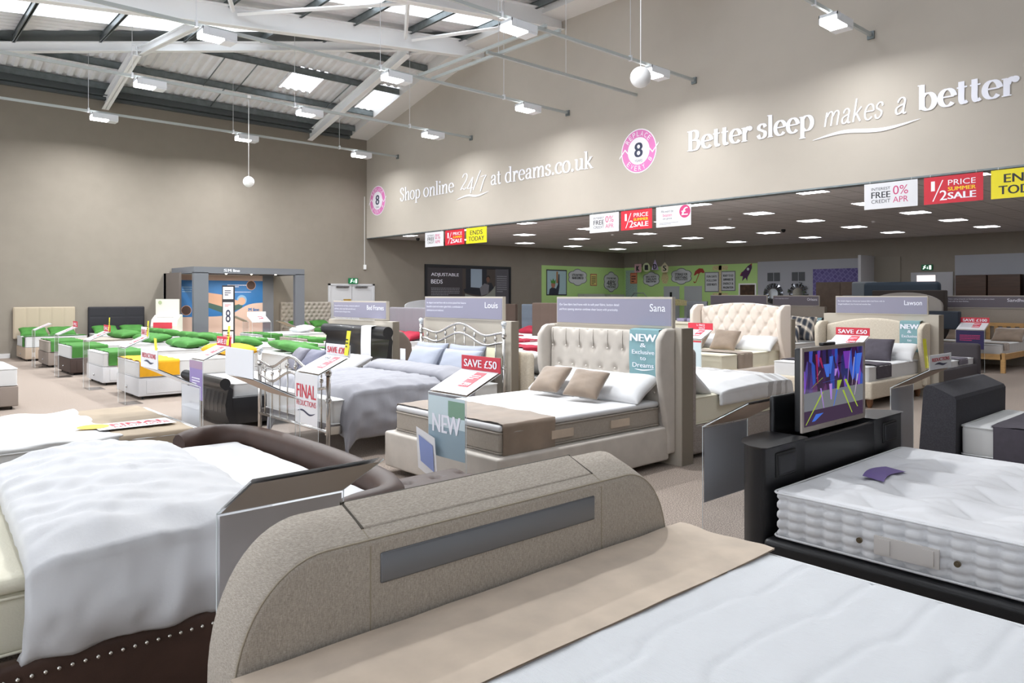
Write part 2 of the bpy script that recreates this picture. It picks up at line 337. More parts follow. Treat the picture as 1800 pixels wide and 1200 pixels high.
for a, b in zip(hx, hx[1:]):
    P1, P2 = [Vector((q, hipy(q), zm(q)+.0)) for q in (a, b)]
    mb.quad(P1+Vector((0, -.4, -.005)), P2+Vector((0, -.4, -.005)), P2+Vector((.0, 0, -.03)), P1+Vector((.0, 0, -.03))); mb.quad(P1+Vector((0, 0, -.03)), P2+Vector((0, 0, -.03)), P2+Vector((0, .4, -.105)), P1+Vector((0, .4, -.105)))
struct('trim_13', mb, mat('hip_flashing', '6E7477', .5, .3))
k = 0
for a, b in rl_main:
    k += 1; xm = min(XB, hipx((a+b)/2)); m_ = MB(); n = 5
    for i in range(n):
        aa, bb = a+(b-a)*i/n, a+(b-a)*(i+1)/n; ar, br_ = min(XB, hipx(aa)), min(XB, hipx(bb))
        m_.quad((XF, aa, zm(XF)+.03), (XF, bb, zm(XF)+.03), (br_, bb, zm(br_)+.03), (ar, aa, zm(ar)+.03))
    struct('window_%d' % (2+k), m_, ROOFL)
for a, b, c, d in rl_hip:
    k += 1; struct('window_%d' % (2+k), MB().quad((a-.03, c, zh(c)+.03), (b+.03, c, zh(c)+.03), (b+.03, d, zh(d)+.03), (a-.03, d, zh(d)+.03)), ROOFL)
# boxed white soffit along the head of the bulkhead
sp = [(23.2, 7.2), (16.75, 8.76), (YR, 8.76)]
mb = MB()
for (ya, za), (yb, zb) in zip(sp, sp[1:]):
    mb.add([(XB-.75, ya, za+.02), (XB, ya, za+.02), (XB, yb, zb+.02), (XB-.75, yb, zb+.02), (XB-.75, ya, za+.35), (XB-.75, yb, zb+.5)], [(0, 1, 2, 3), (0, 3, 5, 4)])
struct('trim_2', mb, SOFF)
mb = MB().box(XF, XB-.75, YL-.16, YL-.02, 7.16, 7.24).box(XF, XB-.75, YL-.3, YL-.04, 7.26, 7.44)
struct('trim_3', mb, mat('eaves_gutter', '5D6365', .5, .3))
# ---- steel frames
def ibeam(p0, p1, d=.45, w=.2, name='steel_beam', lab='', grp=None, mt=WHITEP, tf=.02):
    a, b = Vector(p0), Vector(p1); dr = (b-a).normalized(); sd = dr.cross(Vector(UP)).normalized(); up = sd.cross(dr); mb = MB()
    def bar(o0, o1, s0, s1):
        vs = [e+up*o+sd*s for e in (a, b) for o in (o0, o1) for s in (s0, s1)]
        mb.add(vs, [(0, 1, 3, 2), (4, 6, 7, 5), (0, 4, 5, 1), (2, 3, 7, 6), (0, 2, 6, 4), (1, 5, 7, 3)])
    bar(0, tf, -w/2, w/2); bar(d-tf, d, -w/2, w/2); bar(0, d, -.012, .012)
    return single(name, mb, mt, lab, 'beam', grp)
for i, (yy, lb) in enumerate([(16.58, 'white steel rafter ending on the bulkhead nearest the far wall'), (13.42, 'white steel rafter, second along the bulkhead from the far wall'), (8.2, 'white steel rafter, third along the bulkhead from the far wall')]):
    ibeam((XF, yy, zm(XF)-.62), (XB, yy, zm(XB)-.62), .46, .22, 'steel_rafter', lb)
ibeam((.5, hipy(.5), zm(.5)-.42), (13.2, hipy(13.2), zm(13.2)-.42), .24, .16, 'hip_beam', 'white diagonal hip beam under the fold of the roof')
for x_, lb in ((5.25, 'white sloping jack rafter landing on the far wall, left one'), (11.5, 'white sloping jack rafter landing on the far wall, right one near corner')):
    yh = hipy(x_); ibeam((x_, YL, 6.92), (x_, yh-.1, zh(yh)-.55), .3, .18, 'jack_rafter', lb)
    ibeam((x_+.1, yh, zm(x_)-.5), (x_+.7, 16.6, zm(x_)-.42), .2, .14, 'strut', lb.replace('sloping jack rafter landing on the far wall', 'steel strut from hip beam to rafter'))
# bracing tubes between the rafters
for a, b, lb in [((6.3, 16.5, 8.05), (4.9, 13.5, 7.72), 'thin white brace above the nearest floodlight row, left'), ((6.4, 16.5, 8.0), (10.6, 13.5, 8.55), 'long thin white brace rising to the second rafter'),
                 ((10.9, 16.5, 8.5), (9.0, 13.5, 8.3), 'short white brace crossing the roof near the bulkhead'), ((11.1, 16.5, 8.5), (13.4, 13.5, 8.75), 'thin white brace ending by the bulkhead')]:
    single('brace', MB().tube([a, b], .05, 4), WHITEP, lb, 'brace', 'roof braces')
for i, xx in enumerate([-2.3, -.6, 1.1, 2.8, 4.5, 6.25, 7.95, 9.4, 11.1, 12.75]):
    y1 = hipy(xx)-.05; ibeam((xx, YR, zm(xx)-.2), (xx, min(y1, YL-.1), zm(xx)-.2), .18, .07, 'purlin', 'grey galvanised purlin across the main roof pitch, %s from the bulkhead' % ORD[9-i], 'purlins of the main roof pitch', GALV, .006)
for i, yy in enumerate([22.75, 21.55, 19.95, 18.4]):
    x0 = max(XF, hipx(yy)+.1); ibeam((x0, yy, zh(yy)-.2), (XB-.76, yy, zh(yy)-.2), .18, .07, 'purlin', 'grey galvanised purlin on the hip pitch, %s from the far wall' % ORD[i], 'purlins of the hip pitch', GALV, .006)
for a, b in [((7.4, 21.6, 7.66), (7.4, 19.95, 8.06)), ((8.0, 22.7, 7.4), (8.0, 21.55, 7.7)), ((8.3, 21.55, 7.66), (8.3, 19.95, 8.06)), ((11.2, 21.55, 7.66), (11.2, 19.95, 8.06))]:
    single('sag_rod', MB().tube([a, b], .018, 6), GALV, 'thin dark rod tying two purlins of the hip pitch', 'rod', 'rods between purlins')
# ---- lighting tracks, floodlights, globes
ZT = 6.36; TY = [21.2, 17.2, 13.2, 9.36, 5.6]
where = ['nearest the far wall', 'second from the far wall', 'third from the far wall', 'fourth from the far wall', 'fifth from the far wall, nearest the viewer']
for i, yy in enumerate(TY):
    t = thing('lighting_track', 'long grey lighting track hung under the roof, '+where[i], 'lighting track', (4.5, yy, ZT))
    part('rail', MB().box(XF+.5, XB-.02, yy-.025, yy+.025, ZT-.03, ZT+.03), TRACK, t); part('wall_bracket', MB().box(XB-.04, XB, yy-.06, yy+.06, ZT-.08, ZT+.06), GALV, t)
    for xx in (-2, 1, 4.4, 8.1, 11.5):
        top = min(zm(xx), zh(yy))-.05
        part('suspension_wire', MB().tube([(xx, yy, ZT), (xx, yy, top)], .006, 5).box(xx-.02, xx+.02, yy-.035, yy+.035, ZT-.04, ZT+.07), FIXW, t)
t = thing('cable_tray', 'bare grey track running to the bulkhead between two lit tracks', 'lighting track', (11, 10.95, ZT))
part('rail', MB().box(9.1, XB-.02, 10.925, 10.975, ZT-.03, ZT+.03), TRACK, t)
for xx in (9.4, 11.3): part('suspension_wire', MB().tube([(xx, 10.95, ZT), (xx, 10.95, zm(xx)-.05)], .006, 5), FIXW, t)
for xx, lb in ((9.1, 'grey cross rail between two tracks, nearer the viewer'), (9.45, 'grey cross rail between two tracks, nearer the bulkhead')):
    single('cross_rail', MB().box(xx-.025, xx+.025, 9.3, 13.25, ZT+.03, ZT+.09), TRACK, lb, 'rail')
def flood(x, y, lb):
    t = thing('floodlight', lb, 'floodlight', (x, y, ZT-.05)); w, d, h = .3, .16, .17; z1 = ZT-.04; z0 = z1-h
    part('housing', MB().soft(x-w+.1, x+w, y-d, y+d, z0+.03, z1, .01, (1, 1, 1)).box(x+.08, x+w-.005, y-d+.01, y+d-.01, z0, z0+.03), FIXW, t)
    part('reflector', MB().box(x-w, x-w+.1, y-d, y-d+.015, z0+.03, z1).box(x-w, x-w+.1, y+d-.015, y+d, z0+.03, z1).box(x-w, x-w+.008, y-d, y+d, z1-.05, z1), FIXW, t)
    part('lamp', MB().box(x-w+.01, x+.07, y-d+.015, y+d-.015, z0+.012, z0+.03).box(x-w+.02, x-w+.095, y-d+.04, y+d-.04, z0+.03, z1-.06), LAMP, t)
    part('mount', MB().box(x-.05, x+.05, y-.03, y+.03, z1, ZT+.03), TRACK, t)
    l = bpy.data.lights.new('flood_beam', 'AREA'); l.shape = 'RECTANGLE'; l.size = .34; l.size_y = .26; l.energy = 58 if x > 11 else 165; l.color = (.96, .98, 1.); l.spread = math.radians(165)
    o = bpy.data.objects.new('flood_beam', l); COL.objects.link(o); o.location = (x-.11, y, z0-.01)
place = ['farthest from the bulkhead', 'in the middle', 'next to the bulkhead']
for i, yy in enumerate(TY):
    for j, xx in enumerate((4.76, 8.5, 12.3)):
        if i == 4 and j == 1: continue
        flood(xx, yy, 'white box floodlight on the track %s, %s' % (where[i].split(',')[0], place[j]))
flood(1.0, 9.36, 'white box floodlight high over the viewer on the fourth track')
flood(1.0, 17.2, 'white box floodlight at the far left end of the second track')
def globe(x, y, z, r, lb):
    t = thing('globe_pendant', lb, 'pendant', (x, y, z)); part('globe', MB().sphere((x, y, z), r, 28), mat('globe_white', 'E8E8E8', .3), t)
    part('rod', MB().tube([(x, y, z+r), (x, y, ZT)], .007, 6).box(x-.04, x+.04, y-.04, y+.04, ZT-.03, ZT+.035), WHT, t)
globe(6.94, 17.2, 4.35, .13, 'small white globe hanging on a long rod before the far wall'); globe(7.24, 5.73, 4.35, .13, 'white globe hanging large before the bulkhead above the slogans')
# ---- ceiling panels of the low area
for i, xx in enumerate([14.2, 17.0, 19.75, 22.5, 25.4]):
    for j, yy in enumerate([21.4, 18.45, 15.45, 12.5, 9.7, 7.0, 4.2, 1.4, -1.4]):
        t = thing('ceiling_light', 'square lit ceiling panel, %s row back from the bulkhead, %s from the far-left wall' % (ORD[i], ORD[j]), 'ceiling light', (xx, yy, ZC-.02), 'lit panels in the tiled ceiling')
        part('diffuser', MB().box(xx-.28, xx+.28, yy-.28, yy+.28, ZC-.012, ZC-.004), PANEL, t)
        fr = MB(); 
        for a, b, c, d in ((-.3, .3, -.3, -.28), (-.3, .3, .28, .3), (-.3, -.28, -.28, .28), (.28, .3, -.28, .28)): fr.box(xx+a, xx+b, yy+c, yy+d, ZC-.016, ZC-.002)
        part('frame', fr, WHT, t)
for xx, yy, nm in ((15.2, 22.2, 'dark dome camera on the ceiling by the far-left corner'), (21.8, 11.6, 'dark dome camera in the middle of the tiled ceiling')):
    single('dome_camera', MB().sphere((xx, yy, ZC-.03), .07, 14), BLK, nm, 'camera')
for xx, yy, nm in ((19.2, 16.4, 'small white smoke detector left of the middle of the tiled ceiling'), (17.6, 10.9, 'small white smoke detector behind the half price banner'), (21.2, 8.6, 'small white smoke detector right of the middle of the tiled ceiling')):
    single('smoke_detector', MB().lathe([(.001, -.05), (.05, -.045), (.06, 0)], xx, yy, 14, ZC), WHT, nm, 'smoke detector')
# ---- lettering on the bulkhead
LET = mat('vinyl_white', 'F4F5FF', .5)
o_ = (13.685, 23., 0)
Y_ = lambda y: 23.-y
mb = MB(); kk = .0044
for w_, a, b, T in (('Shop', 21.06, 19.84, 13), ('online', 19.68, 18.04, 13), ('at', 16.3, 15.82, 13), ('dreams.co.uk', 15.67, 12.31, 14)): serif(mb, w_, o_, NX, UP, Y_(a), Y_(b), 4.83, kk, T, 5)
serif(mb, '24/7', o_, NX, UP, Y_(17.75), Y_(16.55), 4.84, .0049, 8, 3, slant=.2); swoosh(mb, o_, NX, UP, [(Y_(17.95), 4.57), (Y_(17.4), 4.65), (Y_(16.9), 4.6), (Y_(16.35), 4.68)], .06)
single('wall_slogan', mb, LET, 'white serif lettering Shop online 24/7 at dreams.co.uk on the bulkhead', 'wall lettering')
mb = MB()
serif(mb, 'Better', o_, NX, UP, Y_(9.55), Y_(7.97), 4.83, kk, 18, 6); serif(mb, 'sleep', o_, NX, UP, Y_(7.86), Y_(6.65), 4.83, kk, 18, 6)
serif(mb, 'makes', o_, NX, UP, Y_(6.5), Y_(5.4), 4.83, .0043, 9, 5, slant=.2); serif(mb, 'a', o_, NX, UP, Y_(5.22), Y_(5.0), 4.83, .0045, 9, 5, slant=.2); serif(mb, 'better', o_, NX, UP, Y_(4.82), Y_(3.34), 4.83, kk, 19, 6)
swoosh(mb, o_, NX, UP, [(Y_(6.7), 4.62), (Y_(6.1), 4.69), (Y_(5.4), 4.62), (Y_(4.76), 4.7)], .07)
serif(mb, 'night', o_, NX, UP, Y_(3.0), Y_(1.7), 4.83, kk, 18, 6) if False else None
single('wall_slogan', mb, LET, 'white serif lettering Better sleep makes a better on the bulkhead', 'wall lettering')
PINK = mat('roundel_pink', 'E07FBE', .5); NAVY = mat('navy_print', '2E3450', .5); RING = mat('roundel_white', 'F3EFF6', .5); GREYP = mat('grey_print', '8C8C92', .6)
def arctext(mb, body, org, u, v, cx, cy, r, a_mid, step, h, mi, inv=False):
    n = len(body)
    for i, c in enumerate(body):
        if c == ' ': continue
        a = math.radians(a_mid+(i-(n-1)/2)*step*(1 if inv else -1)); d = (math.cos(a), math.sin(a)); s = -1 if inv else 1
        uu = Vector(u)*(d[1]*s)+Vector(v)*(-d[0]*s); vv = Vector(u)*(d[0]*s)+Vector(v)*(d[1]*s)
        O = Vector(org)+Vector(u)*(cx+d[0]*r)+Vector(v)*(cy+d[1]*r); fitted(mb, c, O-uu*h*.33-vv*h*.5, uu, vv, 0, 0, h*.66, h, mi)
def roundel(y, z, r, lb):
    t = thing('roundel', lb, 'wall sign', (XB-.01, y, z-r)); o = (XB-.006, y, z)
    part('rim', poly(poly(MB(), o, NX, UP, disc(0, 0, r), 0), o, NX, UP, disc(0, 0, r*.62), 0, .004), RING, t)
    part('ring', poly(MB(), o, NX, UP, disc(0, 0, r*.95), 0, .002), PINK, t)
    m_ = MB()
    for s in (1, -1):
        P = [(s*r*1.12, s*r*.26), (s*r*.78, -s*r*.1), (s*r*.5, s*r*.2), (s*r*.5, s*r*.12), (s*r*.78, -s*r*.18), (s*r*1.1, s*r*.16)]
        poly(m_, o, NX, UP, P, 0, .0045)
    part('arrow', m_, RING, t)
    m_ = MB(); arctext(m_, 'REPLACE', o, NX, UP, 0, 0, r*.78, 92, 17, r*.22, 0); arctext(m_, 'EVERY 8', o, NX, UP, 0, 0, r*.78, -85, 17, r*.22, 0, True)
    for i in range(len(m_.v)): m_.v[i] = (m_.v[i][0]-.005, m_.v[i][1], m_.v[i][2])
    part('lettering', m_, RING, t)
    m_ = MB(); fitted(m_, '8', (o[0]-.005, o[1], o[2]), NX, UP, -r*.22, -r*.28, r*.44, r*.66, 0, .012); fitted(m_, 'YEARS', (o[0]-.005, o[1], o[2]), NX, UP, -r*.22, -r*.5, r*.44, r*.12)
    part('numeral', m_, NAVY, t)
roundel(22.5, 4.99, .52, 'pink replace every 8 years roundel beside the far-left corner'); roundel(10.9, 5.04, .52, 'pink replace every 8 years roundel between the two slogans')
# ---- banners hung from the bulkhead
RED = mat('banner_red', 'CC1F33', .45); YEL = mat('banner_yellow', 'F2E21A', .45); BWH = mat('banner_white', 'DCDCE0', .45); MAG = mat('print_magenta', 'C63A74', .5); INK = mat('print_black', '26262E', .5); YP = mat('print_yellow', 'F5C518', .5)
def banner(kind, ya, yb, lb):
    z0, z1 = 3.2, 3.66; w = ya-yb; h = z1-z0; x = XB-.03; t = thing('hanging_banner', lb, 'banner', (x, (ya+yb)/2, z0)); o = (x-.004, ya, z0)
    part('panel', MB().box(x-.003, x+.003, yb, ya, z0, z1), {'free': BWH, 'half': RED, 'ends': YEL, 'beat': BWH}[kind], t)
    m_ = MB(); F = lambda s, a, b, c, d, mi, bo=0.: fitted(m_, s, o, NX, UP, a*w, b*h, c*w, d*h, mi, bo)
    if kind == 'free': F('INTEREST', .14, .72, .36, .11, 0); F('FREE', .14, .42, .36, .24, 0, .003); F('CREDIT', .14, .22, .36, .14, 0); F('0%', .55, .5, .28, .34, 1); F('APR', .55, .2, .28, .22, 1)
    if kind == 'half':
        F('1', .13, .48, .06, .36, 2, .003); F('2', .28, .12, .12, .36, 2, .003); poly(m_, o, NX, UP, [(.15*w, .1*h), (.17*w, .1*h), (.34*w, .86*h), (.32*w, .86*h)], 2)
        F('PRICE', .42, .64, .46, .2, 2); F('SUMMER', .42, .44, .46, .14, 3, .004); F('SALE', .42, .14, .46, .24, 2, .007)
    if kind == 'ends': F('ENDS', .2, .54, .6, .3, 0, .005); F('TODAY', .12, .14, .76, .3, 0, .005)
    if kind == 'beat':
        F("We won't be", .14, .7, .36, .13, 0); F('beaten', .2, .5, .26, .16, 1); F('on price', .2, .32, .26, .14, 0)
        poly(m_, o, NX, UP, disc(.83*w, .68*h, .155*w, .31*h), 1, .001); fitted(m_, '£', (o[0]-.002, o[1], o[2]), NX, UP, .74*w, .5*h, .17*w, .38*h, 2, .005); smallprint(m_, o, NX, UP, .1*w, .12*h, .55*w, .12*h, 2, 4)
    part('lettering', m_, [INK, MAG, LET, YP, GREYP], t)
    part('cord', MB().tube([(x, ya-.1, z1), (x, ya-.1, ZC-.03)], .003, 4).tube([(x, yb+.1, z1), (x, yb+.1, ZC-.03)], .003, 4), WHT, t)
for ys, side in (((19.55, 18.56, 18.47, 17.5, 17.41, 16.45), 'near the far corner'), ((5.71, 4.81, 4.71, 3.82, 3.71, 2.8), 'at the right end of the bulkhead')):
    banner('free', ys[0], ys[1], 'white interest free credit banner '+side); banner('half', ys[2], ys[3], 'red half price summer sale banner '+side); banner('ends', ys[4], ys[5], 'yellow ENDS TODAY banner '+side)
banner('free', 12.42, 11.48, 'white interest free credit banner under the middle roundel'); banner('half', 11.41, 10.49, 'red half price summer sale banner under the middle roundel'); banner('beat', 10.37, 9.43, 'white beaten on price banner with pink pound disc')
# ================================================================== soft furnishings
from mathutils import Matrix, Euler
WHTF = mat('white_cotton', 'CCCCCE', .85, bump=.12, bscale=60, sheen=.2); TICK = mat('white_ticking', 'D2D2D1', .8, bump=.1, bscale=300); CREAM = mat('cream_ticking', 'E4DFCB', .8, bump=.15, bscale=120)
GREYM = mat('grey_ticking', 'A69D92', .85, var=.06, vscale=60); SHEETW = mat('white_sheet', 'D6D6D7', .8)
GREEN = mat('green_cloth', '3E7A30', .8, var=.15, vscale=6); YELC = mat('yellow_cloth', 'DFA312', .8, var=.08, vscale=6); REDC = mat('crimson_cloth', '9A1230', .8, var=.12, vscale=6); TAUP = mat('taupe_velvet', '8B7968', .7, var=.16, vscale=5, sheen=.4)
BEIGEV = mat('beige_suede', 'C4B29E', .85, var=.13, vscale=5, bump=.1, bscale=30, sheen=.3); CHAR = mat('charcoal_cloth', '4B464F', .85, var=.08, vscale=20); GREYD = mat('grey_cotton', '8E8E95', .85, bump=.1, bscale=100, sheen=.2); LAV = mat('pale_grey_cotton', 'A2A7B4', .85)
BLKL = mat('black_leather', '161619', .42, bump=.12, bscale=260, coat=.1); BRNL = mat('brown_leather', '45322A', .5, var=.12, vscale=9, bump=.12, bscale=220, spec=.35); STUD = mat('nickel_stud', 'D8D4CC', .25, 1.)
SILV = mat('champagne_metal', 'C6C3BF', .22, 1.); CRYS = mat('crystal_finial', 'DCE2E6', .08, .5, coat=.5)
SANA = mat('pearl_velvet', 'C2BAB0', .6, var=.08, vscale=6, sheen=.3); LINEN = weave('linen_greige', 'BBB1A5', '938A7E'); LAWS = weave('linen_cream', 'DDD3C2', 'C4B8A5', 200); TUFC = mat('cream_velvet', 'E3D6CA', .75, sheen=.3); GRYU = weave('grey_upholstery', 'A59C96', '8A817B', 200)
DKW = weave('dark_weave', '403F45', '28272C', 620); OAK = mat('pine_wood', 'C49A62', .5, var=.12, vscale=8, stretch=(1, 1, 6)); PARTM = mat('partition_laminate', '9E958A', .6, var=.03, vscale=40); PARTL = mat('partition_light', 'BDB5A8', .6)
SIGNB = mat('sign_lilac_grey', '8F8D9F', .6); SIGND = mat('sign_dark_grey', '6E6870', .6); ACR = acrylic('clear_acrylic', (.97, .98, .99), .1); EDGE = mat('acrylic_edge', 'E8EFF2', .15, coat=.5); HARD = mat('handle_chrome', 'C9C9C9', .2, 1.)
LILAC = mat('card_lilac', '8E7FB8', .5); TEAL = mat('teal_silk', '7FA6AC', .5); WHB = mat('card_back_pale', 'CFCBC6', .5); PURP = mat('card_purple', '2C2556', .5); SREAD = mat('card_red', 'D23648', .45); CARDW = mat('card_white', 'E9E9EC', .45); CARDG = mat('card_grey', 'D2D2D7', .45); BRNC = mat('card_back_tan', 'C4AC98', .6); TAGY = mat('tag_yellow', 'F3EC3C', .5); SEAB = mat('card_sea', '93A9B6', .4); SKYB = mat('card_sky', 'CBDCE2', .4); REDT = mat('print_red', 'CE3A4C', .5)
def mattress(root, x0, x1, y0, y1, z0, z1, m=TICK, quilt=.085, tuft=0., name='mattress', label=None, hi=False, side_rows=0, pipe=True, panel=0.):
    def d(p, n):
        if abs(n.z) < .6:
            s = p.y if abs(n.x) > abs(n.y) else p.x; q = -.004*abs(math.cos(math.pi*s/quilt))**6
            if side_rows: h = (z1-z0)/side_rows; q = -.024*math.cos(math.pi*s/quilt)**8-.012*math.cos(math.pi*(p.z-z0)/h)**6
            return q
        if n.z > .6:
            q = .003*fbm((p.x, p.y, 0), 5)
            if tuft:
                q0 = q; tx = p.x/tuft; ty = p.y/tuft; k = round(ty); ox = .5*(k % 2); fx = tx-ox-round(tx-ox); fy = ty-k
                q += .036*(1-math.exp(-(fx*fx+fy*fy)*7))-.03-.010*math.exp(-((abs(fx)-abs(fy))/.06)**2)*(1-abs(fx))+.0025*math.sin(p.x*52+2*math.sin(p.y*9)); ef = min(1, max(0, min(p.x-x0, x1-p.x, p.y-y0, y1-p.y)-.03)/.12); q = q0+(q-q0)*ef
            if panel:
                w_ = p.y/panel+.10*math.tanh(6*math.sin(p.x*5.5))+.04*math.sin(p.x*9); w_ -= round(w_); q -= .006*math.exp(-(w_*panel/.009)**2)-.0015*abs(math.cos(math.pi*w_))
            return q
        return 0
    seg = (int((x1-x0)/.016), int((y1-y0)/.016), max(6, int((z1-z0)/.01))) if hi else (int((x1-x0)/.06), int((y1-y0)/.06), 4)
    o = part(name, MB().soft(x0, x1, y0, y1, z0, z1, .035, seg, d), m, root, label)
    if pipe:
        mb = MB()
        for z in (z1-.012, z0+.015):
            r = .035; P = []
            for cx, cy, a in ((x1-r, y1-r, 0), (x0+r, y1-r, 90), (x0+r, y0+r, 180), (x1-r, y0+r, 270)):
                P += [(cx+(r+.003)*math.cos(math.radians(a+t)), cy+(r+.003)*math.sin(math.radians(a+t)), z) for t in (0, 30, 60, 90)]
            mb.tube(P+[P[0]], .006, 6)
        part('piping', mb, m, o)
    return o
def pillow(cx, cy, cz, w, l, h, rot, m, lb, grp=None, name='pillow', seed=0, pinch=.07):
    """w along local x, l along local y, rot = Euler degrees"""
    R_ = Euler([math.radians(a) for a in rot]).to_matrix(); mb = MB(); c = Vector((cx, cy, cz)); N = 16
    for s in (1, -1):
        def fn(a, b, s=s):
            u, v = 2*a-1, 2*b-1; u = math.sin(u*math.pi/2); v = math.sin(v*math.pi/2); k = max(0, (1-u**4)*(1-v**4))**.42
            x = w/2*u*(1-pinch*(1-v*v)); y = l/2*v*(1-pinch*(1-u*u)); z = s*h/2*k*(1+.12*fbm((x*3+seed, y*3, s), 1.5))+.02*h*math.sin(9*u+5*v+seed)*k
            return c+R_@Vector((x, y, z))
        mb.grid((lambda a, b, f=fn: f(a, b)) if s > 0 else (lambda a, b, f=fn: f(b, a)), N, N)
    return single(name, mb, m, lb, 'pillow' if name == 'pillow' else 'cushion', grp)
def sheet(x0, x1, y0, y1, z, near, far, m, lb, name='bed_runner', cat='bed runner', th=.008, seed=0, skew=0., wr=.005, endx=0, endd=0.):
    """cloth laid over a mattress, hanging down the near (y0) and far (y1) sides; endx: also down an x end"""
    W = y1-y0; T = near+W+far
    def fn(a, b, o=0.):
        s = b*T; q = wr*fbm((a*3+seed, s*3, seed), 1.6)+.35*wr*math.sin(s*19+seed+a*3)
        if s < near: y, zz, ny, nz = y0, z-(near-s), -1, 0
        elif s > near+W: y, zz, ny, nz = y1, z-(s-near-W), 1, 0
        else: y, zz, ny, nz = y0+s-near, z, 0, 1
        if 0 < near and abs(s-near) < .03: ny, nz = -.7, .7
        if 0 < far and abs(s-near-W) < .03: ny, nz = .7, .7
        e = th+.004+q+o
        return (x0+(x1-x0)*a+skew*(1-b)+.3*q, y+ny*e, zz+nz*e)
    mb = MB().grid(fn, 14, 60); mb.grid(lambda a, b: fn(1-a, b, -th), 14, 60)
    return single(name, mb, m, lb, cat)
def headboard(name, x0, x1, y0, y1, z0, z1, m, root, tuft=None, arch=0., ch=0., creases=True, depth=.03, r=.03, btn=None, facing=-1):
    """upholstered board across y; tuft = (pitch y, pitch z) diamond buttoning, ch = vertical channels"""
    W = y1-y0; yc = (y0+y1)/2
    def d(p, n):
        f = n.x*facing
        if f > .6:
            if tuft:
                ty = (p.y-y0)/tuft[0]; tz = (p.z-z0)/tuft[1]; k = round(tz); o = .5*(k % 2); fy = ty-o-round(ty-o); fz = tz-k
                q = -depth*math.exp(-(fy*fy*tuft[0]**2+fz*fz*tuft[1]**2)/.0012)
                if creases:
                    a1 = ty*2+tz*1.; a2 = ty*2-tz; e = min(abs(a1-2*round(a1/2)), abs(a2-2*round(a2/2))); q -= depth*.45*math.exp(-(e/.1)**2)
                return q+depth*.3
            if ch: t = (p.y-y0)/ch; return -.016*(1-abs(math.sin(math.pi*t)))**4
        return 0
    seg = (1, max(6, int(W/(.02 if tuft else .03))), max(4, int((z1-z0)/(.02 if tuft else .06))))
    mb = MB().soft(x0, x1, y0, y1, z0, z1, r, seg, d)
    if arch: mb.v = [(a, b, z0+(c-z0)*(1+arch*max(0, 1-((b-yc)/(W/2))**2)**1.3)) for a, b, c in mb.v]
    ms = [m]
    if tuft and btn:
        k = 0; zz = z0
        while zz < z1-.03:
            yy = y0+(.5*tuft[0] if k % 2 else 0)
            while yy < y1-.02:
                if yy > y0+.03 and zz > z0+.1: mb.sphere(((x0 if facing < 0 else x1)-facing*depth*-.4+facing*.0+(-facing*.008 if False else 0), yy, zz), .011, 8, 1)
                yy += tuft[0]
            zz += tuft[1]; k += 1
        ms = [m, btn]
    return part(name, mb, ms, root)
def wing(root, xf, xb, y, z0, z1, m, w=.07, top=.12):
    """side wing of a headboard, tapering forwards at the foot"""
    mb = MB().soft(xf, xb, y-w/2, y+w/2, z0, z1, .03, (4, 1, 14)); L_ = xb-xf
    def f(p):
        t = (p[2]-z0)/(z1-z0); k = .45+.55*min(1, max(0, (t-.15)/.5)); k *= 1-.5*max(0, (t-.9)/.1)**2; return (xb-(xb-p[0])*k, p[1], p[2])
    mb.v = [f(p) for p in mb.v]; return part('wing', mb, m, root)
def legs(root, pts, z, m, r=.025, name='leg'):
    for x, y in pts: part(name, MB().lathe([(r*.6, 0), (r, z*.5), (r*1.1, z)], x, y, 12), m, root)
def casters(root, pts):
    for x, y in pts: part('caster', MB().tube([(x-.012, y, .022), (x+.012, y, .022)], .022, 10).box(x-.008, x+.008, y-.015, y+.015, .03, .07), BLK, root)
def partition(x0, x1, y0, y1, zt, name, lines, by, bz=(1.33, 1.635), dark=False, lb=''):
    t = thing('display_partition', lb, 'partition', ((x0+x1)/2, (y0+y1)/2, 0)); part('panel', MB().box(x0, x1, y0, y1, 0, zt), PARTM if dark else PARTL, t); part('edge_strip', MB().box(x0+.012, x1-.004, y0-.006, y0, 0, zt), mat('partition_edge', '7E7568', .6), t)
    a, b = by; xs = x0+.01; m_ = MB().box(xs-.02, xs+.03, a, b, bz[0], bz[1]); bd = part('sign_board', m_, PARTL, t)
    part('sign_face', MB().box(xs-.024, xs-.02, a+.01, b-.01, bz[0]+.02, bz[1]-.02), SIGND if dark else SIGNB, bd)
    o = (xs-.026, b, bz[0]); W, H_ = b-a, bz[1]-bz[0]; m_ = MB(); fitted(m_, name, o, NX, UP, W*(.965-.032*len(name)*(1.05 if len(name) < 7 else .95)), H_*.52, W*.03*len(name), H_*.25, 0, .0006)
    for i, s in enumerate(lines): fitted(m_, s, o, NX, UP, W*.03, H_*(.66-.17*i), W*.0082*len(s), H_*.105)
    for i in range(len(m_.v)): pass
    part('lettering', m_, LET, bd); return t
